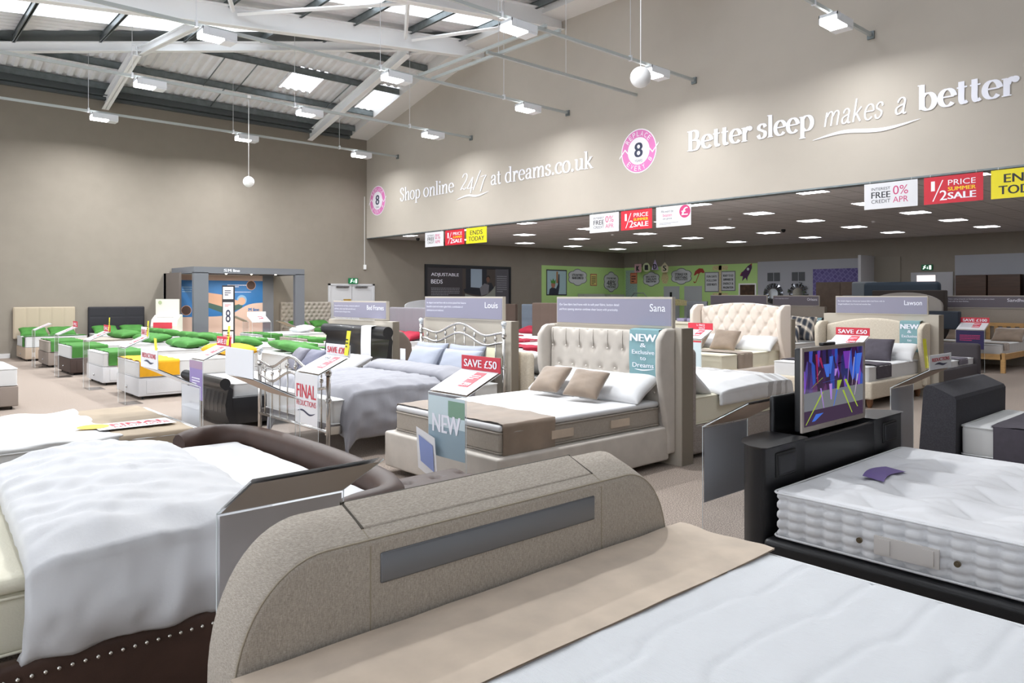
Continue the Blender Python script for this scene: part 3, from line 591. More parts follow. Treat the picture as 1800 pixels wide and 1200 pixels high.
def stand(ax, r0, a0, a1, dr, lb, H=.9, led=.33, rise=.15, poster=None, card=None, header=None, tag=None, insert=None, back=BRNC, hh=.12):
    """bent clear acrylic lectern. ax 'Y': riser spans y (a0..a1) at x=r0, shelf runs dr along x; ax 'X' likewise swapped"""
    if ax == 'Y': Wd = lambda s, t_, z: (r0+dr*t_, a0+s, z); u = (0, -dr, 0)
    else: Wd = lambda s, t_, z: (a0+s, r0+dr*t_, z); u = (dr, 0, 0)
    W = a1-a0; t = thing('sign_stand', lb, 'sign stand', Wd(W/2, 0, 0)); e = .006
    prof = [(.26, 0), (.26, e), (e, e), (e, H), (led, H+rise), (led, H+rise+e), (0, H+e), (0, 0)]; n = len(prof)
    vs = [Wd(0, a, z) for a, z in prof]+[Wd(W, a, z) for a, z in prof]; mb = MB().add(vs, [tuple(range(n)), tuple(range(2*n-1, n-1, -1))]+[(i, (i+1) % n, n+(i+1) % n, n+i) for i in range(n)])
    part('acrylic_sheet', mb, ACR, t)
    mb = MB(); c = Wd(0, 0, H); d_ = Wd(W, 0, H); mb.tube([c, d_], .0035, 5)
    for s in (0, W): mb.tube([Wd(s, 0, .01), Wd(s, 0, H), Wd(s, led, H+rise)], .0022, 4)
    part('polished_edge', mb, EDGE, t)
    # the left end as read, so that signs start there
    L_ = (W if dr > 0 else 0) if ax == 'Y' else (0 if dr > 0 else W); sg = -1 if L_ else 1
    def face(k, s0, s1, z0, z1, off):   # rectangle on the riser
        return [Wd(L_+sg*s0, off, z0), Wd(L_+sg*s1, off, z0), Wd(L_+sg*s1, off, z1), Wd(L_+sg*s0, off, z1)]
    if insert: part('insert', MB().quad(*face(0, .01, W-.01, insert[1], H-.01, .003)), insert[0], t)
    if poster:
        kind, z0, z1 = poster; o = Wd(L_, -.004, z0); h = z1-z0; m_ = MB(); rect(m_, o, u, UP, .01, 0, W-.02, h, 0)
        if kind == 'NEW':
            rect(m_, o, u, UP, .01, h*.5, W-.02, h*.5, 1, .001); rect(m_, o, u, UP, W*.55, h*.68, W*.42, h*.27, 3, .0015); fitted(m_, 'NEW', Wd(L_, -.007, z0), u, UP, W*.14, h*.4, W*.72, h*.3, 2, .006)
            part('poster', m_, [SEAB, SKYB, LET, mat('print_green', '7FA38C', .5)], t)
        elif kind == 'FINAL':
            fitted(m_, 'FINAL', Wd(L_, -.006, z0), u, UP, W*.08, h*.52, W*.84, h*.27, 1, .004); fitted(m_, 'REDUCTIONS', Wd(L_, -.006, z0), u, UP, W*.08, h*.36, W*.84, h*.11, 1, .001)
            swoosh(m_, Wd(L_, -.006, z0), u, UP, [(W*.1, h*.24), (W*.35, h*.27), (W*.65, h*.2), (W*.9, h*.25)], .02, 2); part('poster', m_, [CARDW, REDT, NAVY], t)
        elif kind == 'LILAC':
            smallprint(m_, Wd(L_, -.006, z0), u, UP, W*.2, h*.4, W*.6, h*.2, 3, 1); fitted(m_, '9', Wd(L_, -.006, z0), u, UP, W*.44, h*.16, W*.14, h*.14, 1, .003); rect(m_, o, u, UP, W*.01, h*.8, W*.97, h*.2, 2, .001); part('poster', m_, [LILAC, LET, mat('card_mauve', 'A58CA8', .5)], t)
        elif kind == 'PURPLE':
            smallprint(m_, Wd(L_, -.006, z0), u, UP, W*.15, h*.45, W*.7, h*.35, 4, 1); poly(m_, Wd(L_, -.006, z0), u, UP, disc(W*.5, h*.16, W*.045), 2); part('poster', m_, [PURP, MAG, LET], t)
        elif kind == 'PLAIN':
            rect(m_, o, u, UP, .01, h*.96, W-.02, h*.04, 1, .001); part('poster', m_, [SKYB, SREAD], t)
    vl = Vector((0, 0, 1))*rise+Vector((dr, 0, 0) if ax == 'Y' else (0, dr, 0))*led; ll = vl.length; vn = vl.normalized()
    if card:
        o = Vector(Wd(L_, 0, H))+Vector((0, 0, .012)); m_ = MB(); rect(m_, o, u, vn, .01, .01, W-.02, ll-.02, 0); U3 = Vector(u)
        if card == 'price':
            rect(m_, o, u, vn, W*.08, ll*.35, W*.42, ll*.5, 2, .002); rect(m_, o, u, vn, W*.5, ll*.3, W*.26, ll*.6, 1, .002); fitted(m_, '£399', o+Vector((0, 0, .005)), u, vn, W*.52, ll*.33, W*.22, ll*.12, 3, .003)
            smallprint(m_, o+Vector((0, 0, .004)), u, vn, W*.52, ll*.6, W*.2, ll*.2, 3, 3)
        if card == 'back': pass
        c_ = part('price_card', m_, [CARDW, SREAD, CARDG, LET], t); part('card_back', MB().quad(*[o+Vector((0, 0, -.016))+U3*a+vn*b for a, b in ((.01, .01), (W-.01, .01), (W-.01, ll-.01), (.01, ll-.01))]), back, t)
    if header:
        txt, kind = header; o = Wd(L_, led-.002, H+rise+.005); o2 = Wd(L_, led-.007, H+rise+.005); m_ = MB(); 
        A_ = [Wd(L_+sg*a, led+b, z) for b in (-.002, .004) for a, z in ((0, H+rise), (W, H+rise), (W, H+rise+hh), (0, H+rise+hh))]
        m_.add(A_, [(0, 1, 2, 3), (7, 6, 5, 4), (0, 4, 5, 1), (1, 5, 6, 2), (2, 6, 7, 3), (3, 7, 4, 0)])
        if txt == 'blank': pass
        elif txt == 'half': fitted(m_, '½ PRICE', o2, u, UP, W*.35, hh*.5, W*.34, hh*.3, 1); fitted(m_, 'SALE', o2, u, UP, W*.45, hh*.12, W*.24, hh*.3, 1)
        elif txt: fitted(m_, txt, o2, u, UP, W*.08, hh*.22, W*.84, hh*.5, 1, .003)
        else:
            o3 = Wd(0 if L_ else W, led+.006, H+rise+.005); fitted(m_, 'REDUCTIONS', o3, tuple(-q for q in u), UP, W*.1, hh*.5, W*.8, hh*.25, 1, .002); swoosh(m_, o3, tuple(-q for q in u), UP, [(W*.2, hh*.3), (W*.4, hh*.34), (W*.6, hh*.24), (W*.8, hh*.3)], .02, 2)
        part('header_card', m_, [{'red': SREAD, 'white': CARDW}[kind], LET if kind == 'red' else REDT, NAVY], t)
    if tag:
        o = Wd(L_+sg*tag*W, led-.012, H+rise+.02); lean = Vector(u)*.06; m_ = MB(); A_ = Vector(o); U3 = Vector(u)
        m_.quad(A_, A_+U3*.075, A_+U3*.075+lean+Vector((0, 0, .24)), A_+lean+Vector((0, 0, .24))); smallprint(m_, A_+Vector(Wd(0, -.004, 0))-Vector(Wd(0, 0, 0)), u, UP, .035, .08, .05, .1, 3, 1); part('tag', m_, [TAGY, INK], t)
    return t
# ================================================================== nearest bed: greige bed with a television lift in its footboard
t = thing('television_bed', 'nearest upholstered greige bed with a curved footboard and grey control strip', 'bed', (1.7, .9, 0), 'beds')
BD = t
def cabinet_outline(x0, x1, z, rx, rz, n=14):
    P = [(x0, 0.02)]
    for i in range(n+1): a = math.pi-math.pi/2*i/n; P.append((x0+rx+rx*math.cos(a), z-rz+rz*math.sin(a)**.85 if math.sin(a) > 0 else z-rz))
    for i in range(n+1): a = math.pi/2-math.pi/2*i/n; P.append((x1-rx+rx*math.cos(a), z-rz+rz*max(0, math.sin(a))**.85))
    P.append((x1, .02)); return P
def loft_cab(P, ys):
    """outline P in xz; ys = [(y, inset)]"""
    cx = sum(p[0] for p in P)/len(P); n = len(P); mb = MB(); rings = []
    for y, ins in ys:
        r = []
        for i, (x, z) in enumerate(P):
            a, b = P[max(0, i-1)], P[min(n-1, i+1)]; dx, dz = b[0]-a[0], b[1]-a[1]; l = math.hypot(dx, dz) or 1; r.append((x+dz/l*ins, y, max(.02, z-dx/l*ins)))
        rings.append(r)
    vs = [p for r in rings for p in r]; fs = []
    for k in range(len(rings)-1):
        for i in range(n-1): fs.append((k*n+i, (k+1)*n+i, (k+1)*n+i+1, k*n+i+1))
    mb.add(vs, fs, True); mb.add(rings[0], [tuple(range(n-1, -1, -1))]); mb.add(rings[-1], [tuple(range(n))]); return mb
P = cabinet_outline(.745, 2.68, .905, .28, .405)
slope = lambda y, z: z+.068*max(0, min(1, (y-1.985)/.165))*(z/.905)**1.5
fb = loft_cab(P, [(1.972, .022), (1.974, .008), (1.985, .0), (2.06, -.003), (2.145, .0), (2.16, .008), (2.168, .03)]); fb.v = [(a, b, slope(b, c)) for a, b, c in fb.v]; part('footboard', fb, LINEN, t)
mb = MB(); seam = mat('seam_shadow_thread', '5E5749', .9)
for x in (1.175, 2.24): mb.box(x-.002, x+.002, 1.9705, 1.98, .5, .88).tube([(x, 1.971, .87), (x, 1.983, .904), (x, 2.02, slope(2.02, .907))], .002, 4)
pts = [(p[0], 1.975, p[1]) for p in [(q[0]+(.006 if q[0] < 1.6 else -.006), q[1]-.006) for q in P[1:-1]]]
mb.tube(pts, .003, 5); part('seam_piping', mb, mat('linen_piping', '9A907E', .9), t)
lm = MB().soft(1.18, 2.235, 2.02, 2.15, .897, .911, .006, (6, 3, 1)); lm.v = [(a, b, slope(b, c)) for a, b, c in lm.v]; ld = part('lid', lm, LINEN, t); lm = MB().box(1.172, 1.18, 2.02, 2.16, .9, .9095).box(2.235, 2.243, 2.02, 2.16, .9, .9095).box(1.172, 2.243, 2.15, 2.156, .9, .9095); lm.v = [(a, b, slope(b, c)) for a, b, c in lm.v]; part('lid_gap', lm, mat('lid_gap_shade', '4A443B', .9), ld)  # dark strips put the shade of the gap round the lid into colour
cs = part('control_strip', MB().soft(1.21, 2.196, 1.966, 1.98, .757, .852, .006, (2, 1, 1)), mat('brushed_grey', '77797D', .35, .7), t)
part('base', MB().soft(.74, 2.66, -.3, 1.97, .03, .36, .03, (4, 4, 2)), LINEN, t)
mattress(t, .76, 2.735, -.25, 1.95, .36, .62, mat('white_knit_ticking', 'DCDEE1', .8, bump=.5, bscale=40, stretch=(10, .6, 1)), .09, hi=True, panel=.225, label='white quilted mattress')
sheet(.74, 2.75, 1.5, 1.955, .622, 0, .0, BEIGEV, 'beige suede bed runner along the foot of the nearest white mattress', wr=.007, th=.006, seed=3)
# ================================================================== black leather bed with its television raised
t = thing('television_bed', 'black leather bed with a raised television and a button-tufted mattress', 'bed', (4.3, 1, 0), 'beds')
part('base', MB().soft(3.43, 5.2, -.5, 1.94, .1, .42, .03, (6, 6, 2)), BLKL, t)
part('cabinet', MB().soft(3.9, 4.83, 1.955, 1.985, .05, .85, .012, (8, 1, 8)).box(3.9, 4.83, 2.15, 2.175, .05, .83).box(3.9, 4.83, 1.98, 2.16, .05, .7), BLKL, t)
for s in (0, 1):
    pl = [(3.47, 1.965), (3.485, 1.95), (3.9, 1.95), (3.91, 1.96), (3.91, 2.17), (3.75, 2.17), (3.62, 2.15), (3.53, 2.1), (3.48, 2.03)]
    if s: pl = [(8.73-a, b) for a, b in reversed(pl)]
    c_ = part('side_module', MB().prism(pl, 'z', .05, .868, smooth=True), BLKL, t); bv = c_.modifiers.new('rounding', 'BEVEL'); bv.width = .016; bv.segments = 4; bv.limit_method = 'ANGLE'; bv.angle_limit = math.radians(50)
part('lid', MB().soft(3.93, 4.8, 2.15, 2.18, .83, 1.07, .012, (6, 1, 3)), BLKL, t)
for a, b in ((3.58, 3.79), (4.94, 5.15)): part('speaker', MB().soft(a, b, 1.94, 1.955, .695, .825, .007, (2, 1, 2)), mat('speaker_rim', '09090B', .5), t); part('speaker_cloth', MB().soft(a+.014, b-.014, 1.932, 1.95, .708, .812, .008, (2, 1, 2)), mat('speaker_cloth', '1E1E22', .5), t)
TUFTM = mat('tufted_cotton', 'DADADC', .8, bump=.15, bscale=40)
mo = mattress(t, 3.47, 5.12, -.45, 1.9, .42, .665, TUFTM, .092, tuft=.36, hi=True, side_rows=5, label='white hand-tufted mattress')
part('side_handle', MB().box(3.452, 3.462, 1.13, 1.4, .475, .56).box(3.446, 3.454, 1.15, 1.2, .485, .55).box(3.446, 3.454, 1.33, 1.38, .485, .55), mat('handle_cloth', 'C9C4C0', .8), t)
for y in (1.465, 1.06): part('air_vent', MB().tube([(3.448, y, .52), (3.46, y, .52)], .013, 14).tube([(3.445, y, .52), (3.45, y, .52)], .006, 10), mat('brass_vent', '8A7F6A', .3, 1.), t)
single('care_label', MB().grid(lambda a, b: (4.02+.32*a+.05*b, 1.58+.13*b+.03*math.sin(a*3), .672+.006*math.sin(a*3.1)), 8, 3), mat('label_purple', '6E5B96', .7), 'purple cloth label lying on the tufted mattress of the black bed', 'label')
# the television
t = thing('television', 'flat television with silver bezel raised from the black bed, picture of coloured beams', 'television', (4.385, 2.02, .87), None)
def tv_mat():
    m = bpy.data.materials.new('tv_picture'); m.use_nodes = True; nt = m.node_tree; nt.nodes.clear(); L = nt.links
    tc = nt.nodes.new('ShaderNodeTexCoord'); mp = nt.nodes.new('ShaderNodeMapping'); mp.inputs['Scale'].default_value = (13, 1, 5); L.new(tc.outputs['Object'], mp.inputs[0])
    n = nt.nodes.new('ShaderNodeTexVoronoi'); n.inputs['Scale'].default_value = 1.6; L.new(mp.outputs[0], n.inputs['Vector'])
    r = nt.nodes.new('ShaderNodeValToRGB'); r.color_ramp.interpolation = 'LINEAR'; e = r.color_ramp.elements; e[0].position = 0; e[0].color = (*hexc('140F22'), 1); e[1].position = 1; e[1].color = (*hexc('7B4AC8'), 1)
    for p, c in ((.3, '3A1A4A'), (.45, '1E2A66'), (.58, '2F5FD0'), (.68, '5A2A62'), (.8, '1A1428')): q = e.new(p); q.color = (*hexc(c), 1)
    sp = nt.nodes.new('ShaderNodeSeparateColor'); L.new(n.outputs['Color'], sp.inputs[0]); L.new(sp.outputs[0], r.inputs[0])
    em = nt.nodes.new('ShaderNodeEmission'); em.inputs[1].default_value = .8; L.new(r.outputs[0], em.inputs[0]); g = nt.nodes.new('ShaderNodeBsdfGlossy'); g.inputs['Roughness'].default_value = .05
    g.inputs[0].default_value = (.12, .12, .12, 1); a = nt.nodes.new('ShaderNodeAddShader'); o = nt.nodes.new('ShaderNodeOutputMaterial'); L.new(em.outputs[0], a.inputs[0]); L.new(g.outputs[0], a.inputs[1]); L.new(a.outputs[0], o.inputs[0]); return m
x0, x1, z0, z1 = 3.97, 4.80, .872, 1.352; SILB = mat('tv_bezel', 'B4A9A0', .3, .5)
part('back', MB().soft(x0, x1, 2.01, 2.05, z0, z1, .012, (2, 1, 2)), BLK, t)
part('bezel', MB().box(x0, x1, 2.0, 2.012, z0, z0+.03).box(x0, x1, 2.0, 2.012, z1-.022, z1).box(x0, x0+.022, 2.0, 2.012, z0+.03, z1-.022).box(x1-.022, x1, 2.0, 2.012, z0+.03, z1-.022), SILB, t)
m_ = MB(); o = (x0+.022, 2.006, z0+.03); Wt, Ht = .786, .428; rect(m_, o, EX, UP, 0, 0, Wt, Ht, 0)
rect(m_, o, EX, UP, 0, 0, Wt, Ht*.2, 1, .0005); rect(m_, o, EX, UP, 0, Ht*.2, Wt, Ht*.24, 2, .0005)
for i, (a, b, c, d, w_, k) in enumerate([(.04, .02, .3, .42, .03, 3), (.32, .2, .27, .48, .02, 4), (.48, .2, .56, .5, .022, 5), (.44, .3, .43, .52, .05, 4), (.9, .12, .68, .55, .04, 3), (.8, .05, .64, .4, .03, 3), (.55, .42, .58, .55, .08, 3), (.72, .5, .76, .95, .015, 4), (.8, .45, .84, .85, .012, 7), (.12, .5, .3, .62, .01, 3), (.2, .62, .26, .72, .008, 7), (.38, .62, .36, .8, .1, 5), (.42, .66, .44, .9, .06, 5), (.3, .55, .5, .57, .03, 5), (.22, .55, .2, .95, .03, 6), (.88, .5, .93, .9, .1, 5), (.7, .7, .7, .95, .12, 8), (.84, .3, .9, .6, .02, 7), (.15, .05, .25, .14, .12, 5), (.3, .75, .25, .9, .04, 6), (.55, .78, .6, .8, .06, 9), (.5, .62, .52, .72, .05, 4)]):
    A_, B_ = (a*Wt, b*Ht), (c*Wt, d*Ht); poly(m_, o, EX, UP, [(A_[0]-w_*Wt*.2, A_[1]), (A_[0]+w_*Wt*.2, A_[1]), (B_[0]+w_*Wt/2, B_[1]), (B_[0]-w_*Wt/2, B_[1])], k, .001+i*.0001)
part('screen', m_, [tv_mat()]+[emis('tv_'+h_, h_, .75) for h_ in ('4A3A50', '7E8086', 'A9C24A', 'B48BE0', '4C77E0', '9C2E58', 'C9B6C8', '7A3FB0', '101018')], t)
part('mark', rect(MB(), (4.37, 1.999, z0+.01), EX, UP, 0, 0, .024, .006), GREYP, t)
part('lift', MB().box(4.3, 4.46, 2.06, 2.12, .7, 1.0), BLK, t)
single('remote_control', MB().soft(4.26, 4.42, 2.015, 2.045, 1.352, 1.37, .006, (2, 1, 1)), BLK, 'small black remote lying on top of the raised television', 'remote')
# ================================================================== dark woven bed at the right edge
t = thing('television_bed', 'dark woven fabric bed with a sloping boxy footboard at the right edge', 'bed', (6.9, 1, 0), 'beds')
part('footboard', MB().prism([(1.94, .03), (1.93, .85), (1.945, .875), (2.1, .945), (2.14, .945), (2.16, .92), (2.22, .03)], 'x', 6.26, 7.52, smooth=False), DKW, t)
part('base', MB().soft(6.27, 7.5, -.5, 1.93, .05, .42, .02, (3, 3, 1)), DKW, t)
mattress(t, 6.33, 7.48, -.45, 1.92, .42, .66, TICK, .06)
sheet(6.32, 7.49, .75, 1.72, .665, .0, .0, CHAR, 'charcoal bed runner over the mattress at the right edge', wr=.006)
single('side_drape', MB().grid(lambda a, b: (6.318-.004-.006*math.sin(b*9), .75+.95*b, .672-.3*a), 6, 12), CHAR, 'charcoal cloth edge hanging down the side of the mattress at the right edge', 'cloth')
# ================================================================== studded brown leather bed with the white duvet
t = thing('leather_bed', 'brown studded leather bed with a rolled curved footend and white duvet', 'bed', (1., 4.1, 0), 'beds')
part('side_rail', MB().soft(-.9, 1.9, 3.04, 3.12, .06, .37, .03, (12, 1, 3)), BRNL, t); part('side_rail', MB().soft(-.9, 1.9, 5.02, 5.1, .06, .37, .03, (12, 1, 3)), BRNL, t)
for i in range(46): part('stud', MB().sphere((.04+i*.0415, 3.038, .318), .009, 8), STUD, t)
path = catmull([(1.62, 3.06), (1.78, 3.05), (1.9, 3.12), (1.98, 3.4), (2.03, 4.1), (2.0, 4.8), (1.94, 5.06), (1.82, 5.14), (1.62, 5.1)], 8)
prof = [(0, .1), (0, .3), (0, .55), (-.015, .64), (-.01, .7), (.02, .735), (.06, .75), (.1, .74), (.13, .705), (.135, .67), (.115, .635), (.08, .62), (.07, .45), (.07, .1)]
mb = MB(); n = len(path); vs = []
for i, (px_, py_) in enumerate(path):
    a, b = path[max(0, i-1)], path[min(n-1, i+1)]; dx, dy = b[0]-a[0], b[1]-a[1]; l = math.hypot(dx, dy); nx, ny = dy/l, -dx/l; f = min(1, min(i, n-1-i)/7); 
    for o_, z in prof: vs.append((px_+nx*o_, py_+ny*o_, .1+(z-.1)*(.95+.05*math.sin(f*math.pi/2))))
k = len(prof); mb.add(vs, [(i*k+j, i*k+j+1, (i+1)*k+j+1, (i+1)*k+j) for i in range(n-1) for j in range(k-1)], True); mb.add(vs[:k], [tuple(range(k))]); mb.add(vs[-k:], [tuple(range(k-1, -1, -1))])
part('rolled_footend', mb, BRNL, t)
mb = MB()
for i in range(2, n-2, 1):
    a, b = path[max(0, i-1)], path[min(n-1, i+1)]; dx, dy = b[0]-a[0], b[1]-a[1]; l = math.hypot(dx, dy); nx, ny = dy/l, -dx/l; f = min(1, min(i, n-1-i)/7); mb.sphere((path[i][0]+nx*.078, path[i][1]+ny*.078, .1+.5*(.95+.05*math.sin(f*math.pi/2))), .009, 8); part('stud', mb, STUD, t); mb = MB()
legs(t, [(-.7, 3.15), (1.8, 3.15), (1.9, 4.9)], .08, OAK)
mattress(t, -.8, 1.93, 3.14, 4.98, .36, .585, CREAM, .2, hi=False); part('pillow_top', MB().soft(-.8, 1.93, 3.13, 4.99, .585, .645, .028, (30, 20, 1)), CREAM, t)
single('fitted_sheet', MB().soft(.95, 1.95, 3.12, 5.0, .5, .66, .04, (18, 30, 2), lambda p, n: .006*fbm((p.x, p.y, 0), 4)), SHEETW, 'smooth white sheet over the foot of the studded bed', 'sheet')
def duvet(x0, x1, y0, y1, z, near, far, m, lb, puff=.09, seed=0, th=.03, wr=1., nx=44, ny=110, slant=0., endx=0, enddrop=0., cap=.30, name='duvet'):
    W = y1-y0; T = near+W+far; R_ = .13
    def fn(a, b):
        s = b*T; e = math.sin(math.pi*min(1, max(0, a)))**.35; xx = x0+(x1-x0)*a
        pf = puff*e
        if s < near: w_ = (near-s); y, zz, ny_, nz = y0, z-w_, -1, .0; hem = max(0, min(1, s/.12)); pf = puff*.55*hem**.6*e
        elif s > near+W: w_ = s-near-W; y, zz, ny_, nz = y1, z-w_, 1, 0; pf = puff*.5*e*max(0, min(1, (T-s)/.12))**.6
        else: y, zz, ny_, nz = y0+s-near, z, 0, 1
        for lim, sg in ((near, -1), (near+W, 1)):
            dd = abs(s-lim)
            if dd < R_ and (near if sg < 0 else far) > 0: q = (1-dd/R_); ny_ = sg*(.5+.5*(1 if (s-lim)*sg > 0 else -1)*(1-q)); nz = 1-abs(ny_); pf -= .02*q
        side = 1-nz
        wk = wr*(.012*math.sin(xx*34+3*fbm((xx*2, zz*3, seed), 1)+s*4)*side**.7*(.4+.6*fbm((xx, s, seed+3), 2)) + .012*fbm((xx*2.6, s*2.2, seed), 1.4)+.006*fbm((xx*7, s*5, seed+9), 1.3)+.003*math.sin(xx*19+s*31+4*fbm((xx, s, seed), 2)))
        o = pf+wk+.012; xx += slant*(s/T-.3)
        p = [xx, y+ny_*o, zz+nz*o]
        if endx and enddrop:
            q = (a if endx > 0 else 1-a); 
            if q > .86: t_ = (q-.86)/.14; p[2] -= enddrop*t_**1.3; p[0] -= endx*(x1-x0)*.14*t_*.55*min(1, t_)
        return tuple(p)
    mb = MB().grid(fn, nx, ny); o = single(name, mb, m, lb, 'duvet'); md = o.modifiers.new('thickness', 'SOLIDIFY'); md.thickness = th; md.offset = -1; return o
duvet(.46, 1.42, 3.06, 4.98, .66, .30, .1, WHTF, 'puffy white duvet folded across the studded brown bed', .12, 2, .04, wr=2.1, slant=.12)
t = thing('ottoman', 'small brown buttoned leather ottoman behind the studded bed', 'ottoman', (2.55, 3.45, 0)); part('seat', MB().soft(2.25, 2.85, 3.2, 3.75, .1, .56, .05, (24, 24, 3), lambda p, n: (-.03*math.exp(-(((p.x/.2-round(p.x/.2))*.2)**2+((p.y/.18-round(p.y/.18))*.18)**2)/.001) if n.z > .5 else 0)), BRNL, t); legs(t, [(2.3, 3.25), (2.8, 3.25), (2.3, 3.7), (2.8, 3.7)], .1, BLK)
# ================================================================== tufted mattress with a runner at the left edge
t = thing('divan_bed', 'low white divan with tufted mattress and leaflet, behind the studded bed', 'bed', (.9, 6.7, 0), 'beds')
part('base', MB().soft(-.6, 2.0, 5.92, 7.48, .05, .36, .02, (3, 3, 1)), WHTF, t); casters(t, [(1.9, 6.0), (1.9, 7.4), (.2, 6.0)])
mattress(t, -.6, 2.03, 5.9, 7.5, .36, .6, TICK, .07, tuft=.3, hi=False, side_rows=0)
t2 = MB().soft(-.6, 1.45, 5.9, 7.5, .585, .63, .03, (40, 30, 1), lambda p, n: .012*math.sin(p.x*14)*math.sin(p.y*12) if n.z > .5 else 0)
single('mattress_topper', t2, TICK, 'white tufted topper on the divan at the left edge', 'topper')
sheet(1.42, 1.95, 5.9, 7.5, .61, .22, .1, mat('greige_runner', 'A2937F', .85, var=.1, vscale=4), 'greige runner across the tufted divan behind the studded bed')
m_ = MB(); o = (1.35, 6.15, .64); rect(m_, o, EX, PX, 0, 0, .55, .3, 0); fitted(m_, 'FINAL', (1.35, 6.15, .642), EX, PX, .12, .14, .4, .1, 1, .004); fitted(m_, 'REDUCTIONS', (1.35, 6.15, .642), EX, PX, .12, .06, .4, .05, 1, .001); poly(m_, (1.35, 6.15, .642), EX, PX, disc(0, .2, .11), 2)
single('leaflet', m_, [CARDW, REDT, YP], 'white FINAL REDUCTIONS leaflet with yellow disc on the greige runner', 'leaflet')
# ================================================================== middle row: headboards on their partitions, feet to the aisle
# --- pearl velvet winged bed
partition(5.93, 6.12, 4.2, 6.0, 1.33, 'Sana', ['Our Sana fabric bed frame with its soft pearl fabric, button detail', 'and front opening ottoman combines sheer luxury with practicality.'], (4.3, 5.88), lb='tall grey partition with the Sana sign board')
t = thing('upholstered_bed', 'pearl velvet winged bed with deep buttoned headboard under the Sana sign', 'bed', (4.8, 5.1, 0), 'beds')
headboard('headboard', 5.83, 5.93, 4.34, 5.88, .1, 1.3, SANA, t, tuft=(.2, .2), creases=False, depth=.03, btn=mat('pearl_button', 'D9D3CB', .5))
mb = MB()
for i in range(8): y = 4.34+.2*(i+.5) if False else 4.44+.2*i; mb.tube([(5.824, y, 1.29), (5.818, y, 1.2), (5.828, y, 1.1)], .004, 5)
part('pleat', mb, mat('pleat_shadow', '8F887F', .8), t, 'fine stitched pleats above the buttons')
wing(t, 5.68, 5.93, 4.3, .12, 1.33, SANA, .07); wing(t, 5.68, 5.93, 5.93, .12, 1.33, SANA, .07)
part('base', MB().soft(3.68, 5.86, 4.29, 5.93, .06, .385, .025, (12, 8, 2)), SANA, t); part('inner_deck', MB().box(3.76, 5.8, 4.37, 5.86, .38, .392), SANA, t)
mattress(t, 3.76, 5.8, 4.36, 5.86, .39, .575, GREYM, .05, label='grey sided mattress'); part('pillow_top', MB().soft(3.76, 5.8, 4.36, 5.86, .57, .625, .026, (20, 16, 1)), SHEETW, t)
for y, xx in ((4.352, 5.2), (4.352, 4.45)): part('side_handle', MB().box(xx-.13, xx+.13, y-.006, y+.004, .45, .52), BEIGEV, t)
sheet(3.78, 4.36, 4.36, 5.86, .627, .24, .05, TAUP, 'taupe velvet runner across the foot of the pearl velvet bed', wr=.008)
for i, (x, y, w, l, h, rot, m, nm, lb) in enumerate([(5.6, 5.12, .42, .6, .15, (0, -34, 0), SHEETW, 'pillow', 'white pillow on the pearl velvet bed, between the taupe cushions'), (5.62, 4.72, .45, .72, .17, (0, -28, 4), SHEETW, 'pillow', 'white pillow on the pearl velvet bed, near side'), (5.62, 5.48, .45, .72, .17, (0, -28, -4), SHEETW, 'pillow', 'white pillow on the pearl velvet bed, far side'),
    (5.3, 4.86, .34, .38, .12, (4, -42, 10), TAUP, 'cushion', 'taupe cushion on the pearl velvet bed, nearer one'), (5.33, 5.38, .34, .38, .12, (-3, -42, 4), TAUP, 'cushion', 'taupe cushion on the pearl velvet bed, farther one')]):
    pillow(x, y, .74 if nm == 'pillow' else .79, w, l, h, rot, m, lb, None, nm, i)
def sash(x, y0, y1, zt, zb, lb, new='NEW', lean=.0, mt=None, more=True):
    m_ = MB(); m_.grid(lambda a, b: (x-.012-lean*b-.01*math.sin(b*3), y1-(y1-y0)*a, zt-(zt-zb)*b), 6, 14); m_.grid(lambda a, b: (x-.012+.18*b, y1-(y1-y0)*a, zt+.012*math.sin(b*3.1)), 2, 4)
    t = thing('sash', lb, 'sash', (x, (y0+y1)/2, zb)); part('cloth', m_, mt or TEAL, t); W = y1-y0; h = zt-zb; m_ = MB(); o = lambda zz: (x-.03-lean*(1-(zz-zb)/h), y1, zz); lv = Vector((lean/h, 0, 1)).normalized()
    if new: fitted(m_, new, o(zt-h*.25), NX, lv, W*.06, 0, W*.88, h*.16, 0, .006)
    if more:
        for s, f, a, b, c in (('&', .38, .4, .2, .09), ('Exclusive', .53, .12, .76, .09), ('to', .66, .4, .2, .07), ('Dreams', .82, .14, .72, .1)): fitted(m_, s, o(zt-h*f), NX, lv, W*a, 0, W*b, h*c, 0, .001)
        swoosh(m_, o(zt-h*.86), NX, lv, [(W*.2, 0), (W*.5, -.008), (W*.9, .01)], .012)
    part('lettering', m_, LET, t); return t
sash(5.80, 4.36, 4.72, 1.31, .86, 'teal new and exclusive sash over the pearl buttoned headboard')
